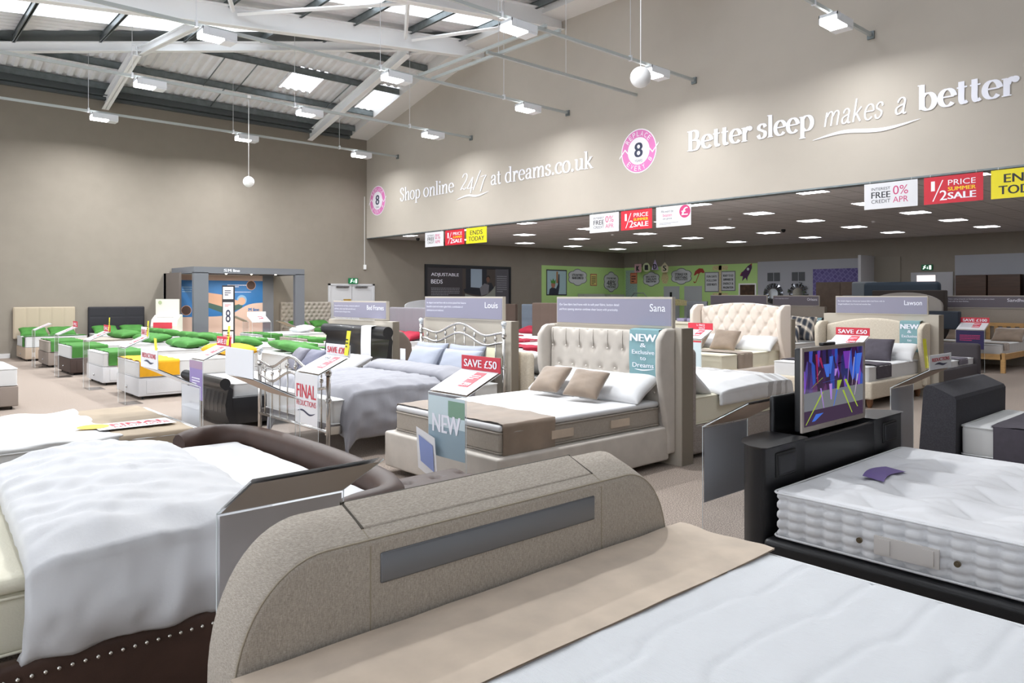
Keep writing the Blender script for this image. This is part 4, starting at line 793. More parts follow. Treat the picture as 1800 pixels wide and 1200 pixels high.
# --- silver metal bed
partition(5.95, 6.08, 6.7, 8.55, 1.33, 'Louis', ['An elegant Louis bed frame with its chrome plated finish features', 'beautiful crystal and modern glass finials, a combination of', 'contemporary and traditional.'], (6.84, 8.5), lb='tall grey partition with the Louis sign board')
t = thing('metal_bed', 'silver metal bed with curved rails and crystal finials under the Louis sign', 'bed', (4.6, 7.5, 0), 'beds')
def metal_end(x, y0, y1, zp, zt, zs, n, nm):
    for y in (y0, y1):
        p = part('post', MB().tube([(x, y, 0), (x, y, zp)], .022, 12).lathe([(.03, 0), (.034, .03), (.022, .05)], x, y, 12, zp-.12).lathe([(.03, 0), (.034, .03), (.022, .05)], x, y, 12, zp*.6), SILV, t)
        part('finial', MB().sphere((x, y, zp+.045), .036, 12).lathe([(.02, 0), (.028, .01), (.015, .02)], x, y, 10, zp-.005), CRYS, p)
    W = y1-y0; cv = lambda q, z: z-.05*math.cos(q*2*math.pi)*-1*0+z*0+.09*(math.exp(-((q-.5)/.16)**2))-.05*(math.exp(-((q-.2)/.12)**2)+math.exp(-((q-.8)/.12)**2))
    for z in (zt, zs): part('curved_rail', MB().tube([(x, y0+W*i/30, cv(i/30, z)) for i in range(31)], .016, 8), SILV, t)
    part('bottom_rail', MB().tube([(x, y0, .3), (x, y1, .3)], .018, 8), SILV, t)
    for i in range(n):
        q = (i+.75)/(n+.5); y = y0+W*q; part('spindle', MB().tube([(x, y, .3), (x, y, cv(q, zt))], .008, 6).sphere((x, y, (cv(q, zt)+cv(q, zs))/2), .022, 8, 0, 1.4), SILV, t)
metal_end(5.82, 6.68, 8.42, 1.26, 1.2, 1.08, 8, 'head'); metal_end(3.46, 6.6, 8.25, .98, .9, .74, 8, 'foot')
part('side_rail', MB().box(3.47, 5.81, 6.66, 6.69, .26, .34), SILV, t); part('side_rail', MB().box(3.47, 5.81, 8.3, 8.33, .26, .34), SILV, t); part('centre_leg', MB().box(4.5, 4.55, 6.7, 6.75, 0, .3), OAK, t)
mattress(t, 3.55, 5.75, 6.7, 8.3, .34, .6, TICK, .08)
duvet(3.5, 5.25, 6.62, 8.34, .61, .42, .42, GREYD, 'thick pale grey duvet on the silver metal bed', .13, 5, .03, wr=1.8, slant=-.05, endx=-1, enddrop=.38)
duvet(4.85, 5.3, 6.6, 8.36, .7, .44, .3, GREYD, 'turned back grey duvet fold on the silver metal bed', .12, 8, .03, nx=14, name='duvet_fold')
for i, (x, y, z, r, lb) in enumerate([(5.45, 7.1, .79, (0, -62, 4), 'near'), (5.45, 7.85, .79, (0, -62, -3), 'far'), (5.66, 7.25, .82, (0, -72, 2), 'near back'), (5.66, 8.0, .82, (0, -72, 0), 'far back')]):
    pillow(x, y, z, .44, .68, .16, r, LAV, 'pale grey upright pillow on the silver metal bed, %s one' % lb, None, 'pillow', i+11)
single('swing_tag', MB().box(5.36, 5.364, 8.12, 8.24, .8, .95), CARDW, 'small white card tucked by the far pillow of the metal bed', 'tag')
single('swing_tag', MB().add([(5.70, 6.86, 1.02), (5.70, 6.7, 1.02), (5.69, 6.7, .84), (5.68, 6.77, .77), (5.69, 6.86, .86)], [(0, 1, 2, 3, 4)]), mat('tag_cream', 'ECE9C8', .6), 'cream arrow shaped tag on the near post of the metal headboard', 'tag')
# --- black leather sleigh bed
partition(5.72, 5.84, 9.0, 10.9, 1.27, 'Bed Frames', ['Every bed frame has its own design, contemporary leathers of', 'soft fabrics, classic metal, fabric and solid wood,', 'we have all styles of living and value.', '', 'These frames and mattresses fit together, many with storage.'], (9.14, 10.72), (1.29, 1.565), lb='tall pale partition with the Bed Frames sign board')
t = thing('sleigh_bed', 'black leather sleigh bed with scrolled footboard standing in the aisle', 'bed', (4.5, 9.8, 0), 'beds')
sc = [(3.46, .06), (3.40, .06), (3.345, .2), (3.335, .32), (3.36, .45), (3.375, .5), (3.33, .49)]+[(3.335+.066*math.cos(math.radians(a)), .575+.066*math.sin(math.radians(a))) for a in range(250, -40, -24)]+[(3.43, .5), (3.42, .4), (3.425, .3), (3.46, .2)]
part('footboard', MB().prism(sc, 'y', 8.98, 10.42, smooth=True), BLKL, t)
mb = MB(); 
for i in range(10): y = 9.1+.14*i; mb.tube([(3.338, y, .2), (3.331, y, .32), (3.355, y, .45)], .0025, 4)
part('panel_seam', mb, mat('seam_black', '0B0B0D', .4), t)
hs = [(5.70, .1), (5.58, .1), (5.56, .6), (5.60, .9), (5.62, 1.02)]+[(5.60+.085*math.cos(math.radians(a)), 1.12+.085*math.sin(math.radians(a))) for a in range(210, -60, -22)]+[(5.68, 1.0), (5.65, .8), (5.66, .5)]
part('headboard', MB().prism(hs, 'y', 8.92, 10.78, smooth=True), BLKL, t)
part('side_rail', MB().soft(3.42, 5.62, 9.0, 9.07, .06, .4, .02, (8, 1, 2)), BLKL, t); part('side_rail', MB().soft(3.42, 5.62, 10.33, 10.4, .06, .4, .02, (8, 1, 2)), BLKL, t)
legs(t, [(3.42, 9.06), (3.42, 10.34)], .07, BLK)
mattress(t, 3.47, 5.55, 9.08, 10.32, .3, .56, TICK, .08)
for i, (x, y, z, w, l, r, m, nm, lb) in enumerate([(5.2, 9.35, .68, .48, .62, (0, -24, 2), SHEETW, 'pillow', 'white pillow on the black sleigh bed, near side'), (5.2, 10.0, .68, .48, .62, (0, -24, -2), SHEETW, 'pillow', 'white pillow on the black sleigh bed, far side'),
   (4.85, 9.7, .72, .38, .4, (0, -50, 8), mat('slate_satin', '5F6073', .5), 'cushion', 'slate satin cushion on the sleigh bed, nearer'), (4.85, 10.2, .72, .38, .42, (0, -50, -8), mat('grey_satin', '6E6D78', .5), 'cushion', 'grey satin cushion on the sleigh bed, farther')]): pillow(x, y, z, w, l, .15, r, m, lb, None, nm, 30+i)
sash(5.52, 9.22, 9.5, 1.2, .62, 'white printed sash hanging over the black leather headboard', '', mt=CARDW, more=False)
# --- second row, backs to the partitions
t = thing('upholstered_bed', 'mid grey fabric bed with drawer base behind the pearl velvet bed', 'bed', (7.3, 5.1, 0), 'beds')
mb = MB().soft(6.16, 6.3, 4.26, 5.96, .05, 1.12, .06, (2, 14, 8)); part('headboard', mb, GRYU, t); part('base', MB().soft(6.28, 8.3, 4.3, 5.92, .04, .34, .03, (6, 6, 2)), GRYU, t)
part('drawer', MB().soft(7.0, 8.2, 4.285, 4.3, .07, .31, .005, (2, 1, 1)), GRYU, t)
mattress(t, 6.32, 8.28, 4.32, 5.9, .33, .62, CREAM, .07)
def striped(m, o, col):  # woven bands across the cloth
    bm_ = mat(col[0], col[1], .85); o.data.materials.append(bm_)
    for p in o.data.polygons:
        x = p.center.x+o.location.x
        if any(a < x < b for a, b in col[2]): p.material_index = 1
dv = duvet(6.72, 8.36, 4.27, 5.95, .62, .12, .2, SHEETW, 'white duvet with grey stripes on the mid grey bed', .12, 14, .03, endx=1, enddrop=.22, nx=60); striped(SHEETW, dv, ('band_grey', 'B4B2B2', [(7.62, 7.72), (7.8, 7.92), (8.0, 8.06)]))
pillow(6.46, 4.7, .78, .5, .72, .16, (0, 38, 0), SHEETW, 'white pillow against the mid grey headboard, near side', None, 'pillow', 41); pillow(6.46, 5.5, .78, .5, .72, .16, (0, 38, 0), SHEETW, 'white pillow against the mid grey headboard, far side', None, 'pillow', 42)
t = thing('upholstered_bed', 'pale bed heaped with white bedding, glimpsed right of the metal bed', 'bed', (7.2, 7.4, 0), 'beds')
part('headboard', MB().soft(6.16, 6.28, 6.6, 8.2, .05, .95, .06, (2, 10, 6)), LAWS, t); part('base', MB().soft(6.26, 8.2, 6.62, 8.18, .04, .34, .03, (4, 4, 2)), LAWS, t); mattress(t, 6.3, 8.2, 6.64, 8.16, .34, .62, TICK, .07)
duvet(6.75, 8.25, 6.6, 8.2, .63, .14, .14, SHEETW, 'white rumpled duvet glimpsed right of the metal bed', .1, 19, .03, nx=20, ny=40)
for i, y in enumerate((6.95, 7.6)): pillow(6.55, y, .78, .5, .66, .2, (0, 30, 0), SHEETW, 'plump white pillow glimpsed right of the metal bed, %s' % ('near' if i == 0 else 'far'), None, 'pillow', 50+i)
t = thing('upholstered_bed', 'brown fabric bed end with rounded wing beyond the Bed Frames partition', 'bed', (6.9, 9.8, 0), 'beds')
BRF = mat('brown_fabric', '776A62', .85); mb = MB().soft(5.9, 6.25, 9.26, 9.34, .05, 1.12, .035, (8, 1, 12)); mb.v = [(5.9+(a-5.9)*(1-.55*max(0, (c-.85)/.27)**2)*(1-.35*max(0, (.5-c)/.5)), b, c) for a, b, c in mb.v]
part('wing', mb, BRF, t); part('headboard', MB().soft(5.9, 6.0, 9.33, 10.9, .05, 1.12, .04, (1, 8, 5)), BRF, t); part('base', MB().soft(6.0, 7.95, 9.33, 10.9, .05, .34, .03, (4, 4, 1)), BRF, t); mattress(t, 6.02, 7.88, 9.36, 10.86, .34, .6, TICK, .08)
# ================================================================== cream beds of the third row
partition(13.12, 13.34, 4.3, 6.2, 1.33, 'Lawson', ['For simple elegance, choose our Lawson fabric bed frame with its', 'winged headboard, bun fronted and wooden feet.'], (4.46, 5.98), (1.32, 1.64), lb='tall beige partition with the Lawson sign board')
t = thing('upholstered_bed', 'cream winged bed with smooth arched headboard under the Lawson sign', 'bed', (12, 5.3, 0), 'beds')
headboard('headboard', 13.0, 13.1, 4.5, 6.1, .2, 1.14, LAWS, t, arch=.13)
wing(t, 12.72, 13.1, 4.45, .18, 1.2, LAWS, .08); wing(t, 12.72, 13.1, 6.15, .18, 1.2, LAWS, .08)
part('base', MB().soft(10.98, 13.05, 4.48, 6.12, .13, .38, .03, (8, 6, 2)), LAWS, t); legs(t, [(11.1, 4.56), (11.1, 6.04), (12.95, 4.56)], .13, mat('bun_foot', '7A5236', .4), .045)
mattress(t, 11.05, 12.98, 4.55, 6.05, .36, .6, SHEETW, .08)
sheet(11.3, 11.85, 4.55, 6.05, .605, .2, .1, CHAR, 'charcoal runner across the cream winged bed')
for i, (x, y, z, r, m, nm, lb) in enumerate([(12.7, 4.85, .72, (0, -35, 4), SHEETW, 'pillow', 'white pillow on the cream winged bed, near side'), (12.7, 5.7, .72, (0, -35, -4), SHEETW, 'pillow', 'white pillow on the cream winged bed, far side'), (12.4, 4.98, .76, (0, -52, 8), CHAR, 'cushion', 'charcoal satin cushion on the cream winged bed')]): pillow(x, y, z, .44, .7 if nm == 'pillow' else .48, .16, r, m, lb, None, nm, 60+i)
sash(12.98, 4.53, 4.84, 1.22, .72, 'teal new and exclusive sash over the smooth cream headboard')
partition(13.2, 13.34, 6.86, 9.0, 1.2, '', [], (7.0, 7.1), (.5, .6), lb='beige partition behind the cream buttoned headboard')
t = thing('upholstered_bed', 'cream winged bed with diamond buttoned headboard and taupe runner', 'bed', (12, 7.9, 0), 'beds')
headboard('headboard', 13.0, 13.12, 6.92, 8.72, .2, 1.42, TUFC, t, tuft=(.24, .17), arch=.07, depth=.035)
wing(t, 12.72, 13.12, 6.87, .12, 1.47, TUFC, .09); wing(t, 12.72, 13.12, 8.77, .12, 1.47, TUFC, .09)
part('base', MB().soft(10.9, 13.05, 6.9, 8.7, .08, .36, .03, (8, 6, 2)), TUFC, t); mattress(t, 11.0, 12.98, 6.98, 8.64, .34, .62, CREAM, .07)
sheet(11.5, 12.0, 6.98, 8.64, .625, .26, .1, TAUP, 'taupe runner across the cream diamond buttoned bed')
for i, (x, y, z, r, m, nm, lb) in enumerate([(12.7, 7.3, .74, (0, -30, 4), SHEETW, 'pillow', 'white pillow on the cream diamond buttoned bed, near side'), (12.7, 8.25, .74, (0, -30, -4), SHEETW, 'pillow', 'white pillow on the cream diamond buttoned bed, far side'), (12.35, 7.75, .8, (4, -50, 6), TAUP, 'cushion', 'taupe cushion on the cream diamond buttoned bed, near one'), (12.35, 8.4, .8, (0, -50, -6), TAUP, 'cushion', 'taupe cushion on the cream diamond buttoned bed, far one')]): pillow(x, y, z, .46, .74 if nm == 'pillow' else .5, .17, r, m, lb, None, nm, 70+i)
# --- charcoal low bed, plaid bed, pine bed
t = thing('upholstered_bed', 'low charcoal fabric bed between the cream winged bed and the pine bed', 'bed', (14.8, 5.1, 0), 'beds'); CHF = mat('charcoal_fabric', '4A4549', .85)
part('base', MB().soft(13.75, 15.8, 4.5, 5.7, .05, .36, .03, (4, 4, 1)), CHF, t); part('headboard', MB().soft(15.76, 15.9, 4.47, 5.73, .05, .74, .06, (1, 8, 4)), CHF, t); mattress(t, 13.8, 15.75, 4.56, 5.64, .3, .48, SHEETW, .08)
sheet(14.9, 15.4, 4.56, 5.64, .485, .1, .1, mat('mauve_grey', '6E6974', .85), 'grey runner on the low charcoal bed')
t = thing('sleigh_bed', 'dark brown sleigh bed with plaid cushions behind the cream beds', 'bed', (15.2, 8.4, 0), 'beds'); DBR = mat('dark_brown_leather', '3A2E29', .4)
part('headboard', MB().prism([(16.35, .1), (16.2, .1), (16.2, .8), (16.3, 1.08), (16.38, 1.15), (16.5, 1.12), (16.5, 1.02), (16.4, .9)], 'y', 7.62, 9.3, smooth=True), DBR, t); legs(t, [(14.1, 7.75), (14.1, 9.15), (16.1, 7.75), (16.1, 9.15)], .06, BLK); part('base', MB().soft(14.0, 16.25, 7.66, 9.25, .05, .32, .03, (4, 4, 1)), DBR, t); mattress(t, 14.02, 16.2, 7.7, 9.2, .32, .62, TICK, .08)
def plaid_mat():
    m = bpy.data.materials.new('plaid'); m.use_nodes = True; nt = m.node_tree; L = nt.links; b = nt.nodes['Principled BSDF']; tc = nt.nodes.new('ShaderNodeTexCoord'); mx = None
    for d, s in (('X', 2.6), ('Y', 2.6)):
        w_ = nt.nodes.new('ShaderNodeTexWave'); w_.bands_direction = d; w_.inputs['Scale'].default_value = s; L.new(tc.outputs['Object'], w_.inputs['Vector']); r = nt.nodes.new('ShaderNodeValToRGB'); e = r.color_ramp.elements
        e[0].position = .35; e[0].color = (.02, .025, .035, 1); e[1].position = .75; e[1].color = (.16, .15, .14, 1); q = e.new(.9); q.color = (.5, .45, .38, 1); L.new(w_.outputs['Fac'], r.inputs[0])
        if mx is None: mx = r
        else:
            a = nt.nodes.new('ShaderNodeMixRGB'); a.blend_type = 'ADD'; a.inputs[0].default_value = .7; L.new(mx.outputs[0], a.inputs[1]); L.new(r.outputs[0], a.inputs[2]); L.new(a.outputs[0], b.inputs['Base Color'])
    b.inputs['Roughness'].default_value = .9; return m
PLD = plaid_mat()
for i, (x, y, z, w, lb) in enumerate([(15.75, 8.0, .92, .6, 'large plaid cushion upright on the dark sleigh bed, near side'), (15.75, 8.75, .92, .6, 'large plaid cushion upright on the dark sleigh bed, far side'), (15.35, 8.1, .78, .5, 'plaid cushion lying forward on the dark sleigh bed')]): pillow(x, y, z, w, w*1.15, .2, (5, -60, 8), PLD, lb, None, 'cushion', 80+i)
sash(16.2, 7.7, 8.05, 1.13, .85, 'small teal NEW sash on the dark sleigh headboard', 'NEW', more=False)
t = thing('nightstand', 'small pine nightstand between the plaid and the cream winged beds', 'nightstand', (15.2, 6.9, 0)); part('body', MB().box(15.0, 15.5, 6.65, 7.1, 0, .58), OAK, t); part('drawer', MB().box(14.985, 15.0, 6.69, 7.06, .36, .54), OAK, t); part('top', MB().box(14.97, 15.52, 6.62, 7.13, .58, .61), OAK, t)
partition(20.35, 20.5, 4.1, 7.0, 1.33, 'Sandhurst', ['Shaker styling and good, our Sandhurst bed frame gives a classic', 'look with its clean finishes.'], (4.6, 6.5), (1.34, 1.645), True, 'grey partition with the Sandhurst sign at the right')
t = thing('pine_bed', 'pine slatted bed frame with white mattress under the Sandhurst sign', 'bed', (19.2, 5.5, 0), 'beds')
for y in (4.7, 6.35):
    part('leg', MB().box(18.1, 18.18, y-.04, y+.04, 0, .42), OAK, t); part('leg', MB().box(20.22, 20.3, y-.04, y+.04, 0, 1.0), OAK, t)
part('headboard_rail', MB().box(20.23, 20.28, 4.74, 6.31, .92, 1.0).box(20.23, 20.28, 4.74, 6.31, .5, .58), OAK, t)
for i in range(9): part('slat', MB().box(20.24, 20.27, 4.84+i*.17, 4.92+i*.17, .58, .92), OAK, t)
part('side_rail', MB().box(18.14, 20.25, 4.67, 4.72, .28, .4), OAK, t); part('side_rail', MB().box(18.14, 20.25, 6.33, 6.38, .28, .4), OAK, t); part('foot_rail', MB().box(18.1, 18.15, 4.72, 6.33, .28, .4), OAK, t)
mattress(t, 18.2, 20.2, 4.74, 6.3, .38, .6, TICK, .08)
sheet(18.3, 18.7, 4.74, 6.3, .605, .14, .1, TAUP, 'taupe runner across the pine bed')
for i, (x, y, m, nm, lb) in enumerate([(20.0, 5.05, SHEETW, 'pillow', 'white pillow on the pine bed, near side'), (20.0, 5.9, SHEETW, 'pillow', 'white pillow on the pine bed, far side'), (19.7, 5.0, TAUP, 'cushion', 'taupe cushion on the pine bed, near side'), (19.7, 5.95, TAUP, 'cushion', 'taupe cushion on the pine bed, far side')]): pillow(x, y, .74, .42, .62, .15, (0, -40, 0), m, lb, None, nm, 90+i)
partition(20.35, 20.5, 9.6, 11.2, 1.33, 'Orleans', ['Traditional sleigh styling in solid oak'], (9.75, 11.15), (1.34, 1.645), True, 'grey partition with the Orleans sign in the back row')
partition(20.35, 20.5, 11.3, 13.4, 1.33, '', [], (11.35, 13.3), (1.34, 1.66), True, 'grey partition with a blank sign board in the back row')
# ================================================================== acrylic sign stands
stand('Y', 3.33, 4.24, 4.72, 1, 'clear acrylic stand with blue NEW poster and red SAVE £50 header by the pearl bed', poster=('NEW', .42, .88), card='price', header=('SAVE £50', 'red'))
stand('Y', 3.2, 6.3, 6.78, 1, 'clear acrylic stand with FINAL REDUCTIONS poster by the metal footboard', poster=('FINAL', .42, .9), card='price', header=('SAVE £200', 'white'), tag=.8)
stand('Y', 3.05, 8.92, 9.38, 1, 'clear acrylic stand with lilac poster before the black sleigh footboard', H=.87, poster=('LILAC', .4, .86), card='price', header=('SAVE £100', 'red'), tag=.75)
stand('Y', 2.38, 4.97, 5.48, -1, 'acrylic stand seen from behind, tan backed shelf beside the metal footboard', led=.34, rise=.17, card='back', header=('blank', 'white'), hh=.2)
stand('Y', 2.2, 6.5, 6.98, -1, 'acrylic stand seen from behind before the yellow runner divan, white header and yellow tag', H=.86, led=.34, rise=.17, insert=(CARDW, .2), card='back', header=('', 'white'), tag=.05, hh=.16, back=CARDW)
stand('X', 2.64, .95, 1.45, -1, 'large acrylic stand behind the nearest greige footboard, grey backed panel', H=.875, led=.3, rise=.17, insert=(mat('insert_grey_back', 'BDB8B8', .4), .3), card='back', back=mat('card_back_grey', 'B8AFA5', .5))
stand('X', 2.5, 3.74, 4.24, -1, 'acrylic stand with dark grey insert left of the black television bed', H=.87, led=.3, rise=.17, insert=(CARDG, .42), card='back')
stand('X', 2.5, 6.5, 7.0, -1, 'acrylic stand with grey insert behind the black television bed, REDUCTIONS header', H=.87, led=.3, rise=.17, insert=(CARDG, .3), card='back', header=('', 'white'), tag=.95)
stand('Y', 10.75, 4.55, 5.05, 1, 'acrylic stand with red SAVE £50 header at the foot of the cream winged bed', card='price', header=('SAVE £50', 'red'))
stand('Y', 10.6, 7.1, 7.6, 1, 'acrylic stand with red half price header at the foot of the buttoned cream bed', poster=('PLAIN', .3, .88), card='price', header=('half', 'red'))
stand('Y', 17.8, 4.95, 5.5, 1, 'acrylic stand with purple poster and SAVE £100 header at the pine bed', poster=('PURPLE', .5, .9), card='price', header=('SAVE £100', 'red'))
LF = MB(); LF.add([(3.29, 4.83, .62), (3.29, 4.58, .56), (3.29, 4.54, .22), (3.29, 4.8, .3)], [(0, 1, 2, 3)]); LF.add([(3.285, 4.79, .56), (3.285, 4.6, .5), (3.285, 4.58, .3), (3.285, 4.76, .36)], [(0, 1, 2, 3)], mi=1)
single('leaflet', LF, [CARDW, mat('leaflet_blue', '8C9CD0', .5)], 'white and blue leaflet leaning on the NEW poster stand', 'leaflet')
# ================================================================== left field: divans with green and yellow runners
def divan(x0, x1, y0, y1, lb, bm, zb=.34, zt=.6, mm=TICK, run=None, rlb='', rx=(.18, .75), dr=True, q=.1, foot='-x'):
    t = thing('divan_bed', lb, 'bed', ((x0+x1)/2, (y0+y1)/2, 0), 'divans'); part('base', MB().soft(x0, x1, y0, y1, .05, zb, .015, (2, 2, 1)), bm, t); mattress(t, x0+.01, x1-.01, y0+.01, y1-.01, zb, zt, mm, q)
    casters(t, [(x0+.08, y0+.08), (x0+.08, (y0+y1)/2), (x0+.08, y1-.08), (x1-.08, y0+.08)])
    if dr: dd = part('drawer', MB().soft(x0+.12, x0+.95, y0-.008, y0+.01, .09, zb-.04, .003, (1, 1, 1)), bm, t)
    part('glide', MB().sphere((x0-.004, (y0+y1)/2, .16), .022, 10), HARD, t)
    if run: sheet(x0+rx[0], x0+rx[1], y0, y1, zt+.002, .24, .2, run, rlb, wr=.01, seed=y0)
    return t
GBR = mat('greybrown_base', '8D8178', .8); DBN = mat('espresso_base', '41312B', .6); BGB = mat('beige_base', 'B3A18E', .8)
divan(3.3, 5.2, 12.55, 13.85, 'white divan with yellow runner, nearest of the left row', WHTF, run=YELC, rlb='yellow runner across the nearest divan of the left row', rx=(.02, .62))
divan(3.33, 5.2, 14.95, 16.2, 'white divan with green runner, second of the left row', WHTF, run=GREEN, rlb='green runner across the white divan, second of the left row', rx=(.1, .8))
divan(3.26, 5.2, 17.3, 18.6, 'espresso brown divan with green runner, third of the left row', DBN, run=GREEN, rlb='green runner across the espresso brown divan', rx=(.03, .7))
divan(3.24, 5.2, 19.5, 20.75, 'grey brown divan with green runner, fourth of the left row', GBR, mm=GREYM, run=GREEN, rlb='green runner across the grey brown divan', rx=(.05, .7))
divan(-.3, 1.74, 12.7, 14.2, 'divan just peeping in at the left edge', GBR)
t = divan(3.12, 4.5, 21.75, 23.1, 'beige divan against the far wall under a channelled headboard', BGB, dr=False); sheet(3.13, 4.49, 21.8, 22.2, .605, 0, 0, GREEN, 'green runner across the beige divan by the far wall'); single('side_drape', MB().box(3.105, 3.115, 21.85, 22.1, .36, .6), GREEN, 'green cloth end hanging at the corner of the beige divan', 'cloth')
def wall_headboard(x0, x1, z0, z1, m, kind, parent, y=23.24):
    W = x1-x0
    def d(p, n):
        if n.y < -.6:
            if kind == 'channel': return -.02*(1-abs(math.sin(math.pi*(p.x-x0)/(W/5))))**4
            if kind == 'square': a = (p.x-x0)/(W/3); b = (p.z-z1)/.28; return -.014*max((1-abs(math.sin(math.pi*a)))**8, (1-abs(math.sin(math.pi*b)))**8)
            if kind == 'tuft':
                ty = (p.x-x0)/.18; tz = (p.z-z0)/.13; k = round(tz); o = .5*(k % 2); fy = (ty-o-round(ty-o))*.18; fz = (tz-k)*.13; return .01-.05*math.exp(-(fy*fy+fz*fz)/.0016)
        return 0
    return part('headboard', MB().soft(x0, x1, y-.12, y-.01, z0, z1, .03, (int(W/.02), 1, int((z1-z0)/.025)), d), m, parent)
wall_headboard(3.05, 4.48, .5, 1.34, mat('beige_velvet', 'B4A691', .8), 'channel', t)
t = divan(4.8, 6.25, 21.6, 23.1, 'divan against the far wall under a black square stitched headboard', GBR, dr=False); wall_headboard(4.8, 6.25, .5, 1.33, mat('black_fabric', '26252A', .8), 'square', t)
t = divan(10.45, 12.25, 21.2, 23.1, 'wide divan against the far wall under a grey buttoned headboard', GBR, mm=GREYM, run=GREEN, rlb='green runner on the wide divan before the grey buttoned headboard', dr=False); wall_headboard(10.42, 12.22, .4, 1.43, mat('silver_velvet', 'A9A095', .7, sheen=.3), 'tuft', t)
for i, (y0, y1, nm) in enumerate([(11.7, 13.3, 'nearest'), (14.2, 15.8, 'second'), (16.7, 18.2, 'third'), (19.1, 20.6, 'fourth')]):
    divan(5.45, 7.4, y0, y1, 'white mattress divan, %s in the row back to back with the left row' % nm, [WHTF, GBR, WHTF, GBR][i], zt=.63, run=GREEN, rlb='green runner on the %s divan of the back to back row' % nm, rx=(1.2, 1.75))
for i, (y0, y1, nm) in enumerate([(16.4, 17.9, 'nearer'), (19.0, 20.5, 'farther')]):
    divan(8.0, 9.9, y0, y1, 'grey sided divan in the row before the bed booth, %s' % nm, GBR, mm=GREYM if i != 1 else TICK, run=GREEN, rlb='green runner on the %s divan of the row before the bed booth' % nm, rx=(.05, .6), dr=False)
k = 0
def heap(x, y, z, m, lb, rot=(0, 0, 0), w=.46, l=.72, h=.17):
    global k; k += 1; pillow(x, y, z, w, l, h, rot, m, lb, None, 'pillow', k*1.7)
for (x, y, z, m, lb, r) in [(4.98, 12.85, .69, YELC, 'yellow pillow on the nearest divan, nearer one', (4, -8, 6)), (4.9, 13.5, .69, YELC, 'yellow pillow on the nearest divan, farther one', (0, -8, -5)),
    (5.0, 15.3, .69, GREEN, 'green pillow on the second divan of the left row, nearer', (0, -6, 4)), (5.0, 15.95, .69, GREEN, 'green pillow on the second divan of the left row, farther', (0, -6, -6)), (5.0, 17.65, .69, GREEN, 'green pillow on the espresso divan, nearer', (0, -8, 5)), (5.0, 18.3, .69, GREEN, 'green pillow on the espresso divan, farther', (0, -6, 0)),
    (4.95, 19.85, .69, GREEN, 'green pillow on the grey brown divan, nearer', (0, -8, 5)), (4.95, 20.45, .69, GREEN, 'green pillow on the grey brown divan, farther', (0, -6, 0)),
    (5.78, 12.05, .72, GREEN, 'big green pillow behind the yellow ones, nearer', (4, 6, 8)), (5.85, 12.8, .73, GREEN, 'big green pillow behind the yellow ones, farther', (0, 10, -8)), (5.8, 14.6, .72, GREEN, 'green pillow on the second back to back divan, nearer', (0, 8, 4)), (5.8, 15.35, .72, GREEN, 'green pillow on the second back to back divan, farther', (0, 8, 0)),
    (5.8, 17.0, .72, GREEN, 'green pillow on the third back to back divan, nearer', (0, 8, 4)), (5.8, 17.75, .72, GREEN, 'green pillow on the third back to back divan, farther', (0, 8, 0)), (5.8, 19.5, .72, GREEN, 'green pillow on the fourth back to back divan, nearer', (0, 8, 4)), (5.8, 20.2, .72, GREEN, 'green pillow on the fourth back to back divan, farther', (0, 8, 0))]: heap(x, y, z, m, lb, r)
for x, lb in ((3.45, 'green pillow under the channelled headboard, left'), (4.1, 'green pillow under the channelled headboard, right'), (5.15, 'green pillow under the black headboard, left'), (5.85, 'green pillow under the black headboard, right'), (10.9, 'green pillow under the grey buttoned headboard, left'), (11.65, 'green pillow under the grey buttoned headboard, right')): heap(x, 22.8, .69, GREEN, lb, (24, 0, 0), .62, .42)
for i, y in enumerate((17.1, 19.7)): heap(9.5, y, .7, SHEETW, 'white pillow on a grey sided divan before the bed booth, %s' % ('near' if i == 0 else 'far'), (0, -10, 0))
# acrylic stands among the divans
stand('Y', 3.0, 14.4, 14.85, 1, 'small acrylic stand with red header and yellow tag by the green runner', card='price', header=('SALE', 'red'), tag=.8, H=.85)
stand('Y', 3.0, 12.1, 12.5, 1, 'small acrylic stand with white header beside the yellow runner divan', card='price', header=('SAVE £50', 'white'), tag=.8, H=.85, hh=.16)
stand('Y', 3.0, 17.0, 17.4, 1, 'small acrylic stand with red header before the espresso divan', card='price', header=('½ PRICE', 'red'), H=.85)
stand('Y', 3.0, 19.6, 20.0, 1, 'small acrylic stand with white card before the grey brown divan', card='price', H=.85)
stand('Y', 7.7, 16.2, 16.65, -1, 'small acrylic stand with tan back in the booth aisle, nearer', card='back', H=.9); stand('X', 18.6, 7.6, 8.1, 1, 'small acrylic stand with white card in front of the bed booth', card='price', H=.95, header=('', 'white')); stand('Y', 7.75, 19.2, 19.6, -1, 'small acrylic stand with tan back in the booth aisle, farther', card='back', H=.95)
# totem with the figure eight
t = thing('totem_display', 'slim tall totem with white panels and a figure eight', 'totem', (5.25, 14.05, 0)); T0 = Vector((5.14, 14.0, 0)); U3 = Vector((.7466, -.6652, 0)); N3 = Vector((-.6652, -.7466, 0)); tw = .23
def obox(o, u, n, a, b, z0, z1, d0, d1):
    return MB().add([o+u*x+n*d+Vector((0, 0, z)) for x in (a, b) for d in (d0, d1) for z in (z0, z1)], [(0, 1, 3, 2), (4, 6, 7, 5), (0, 4, 5, 1), (2, 3, 7, 6), (0, 2, 6, 4), (1, 5, 7, 3)])
part('post', obox(T0, U3, N3, 0, tw, 0, 1.84, -.03, 0), mat('totem_black', '2A2A30', .5), t)
m_ = MB(); 
for a, b in ((1.58, 1.81), (1.0, 1.52), (.3, .97)): rect(m_, T0+N3*.003, U3, UP, .018, a, tw-.036, b-a, 0)
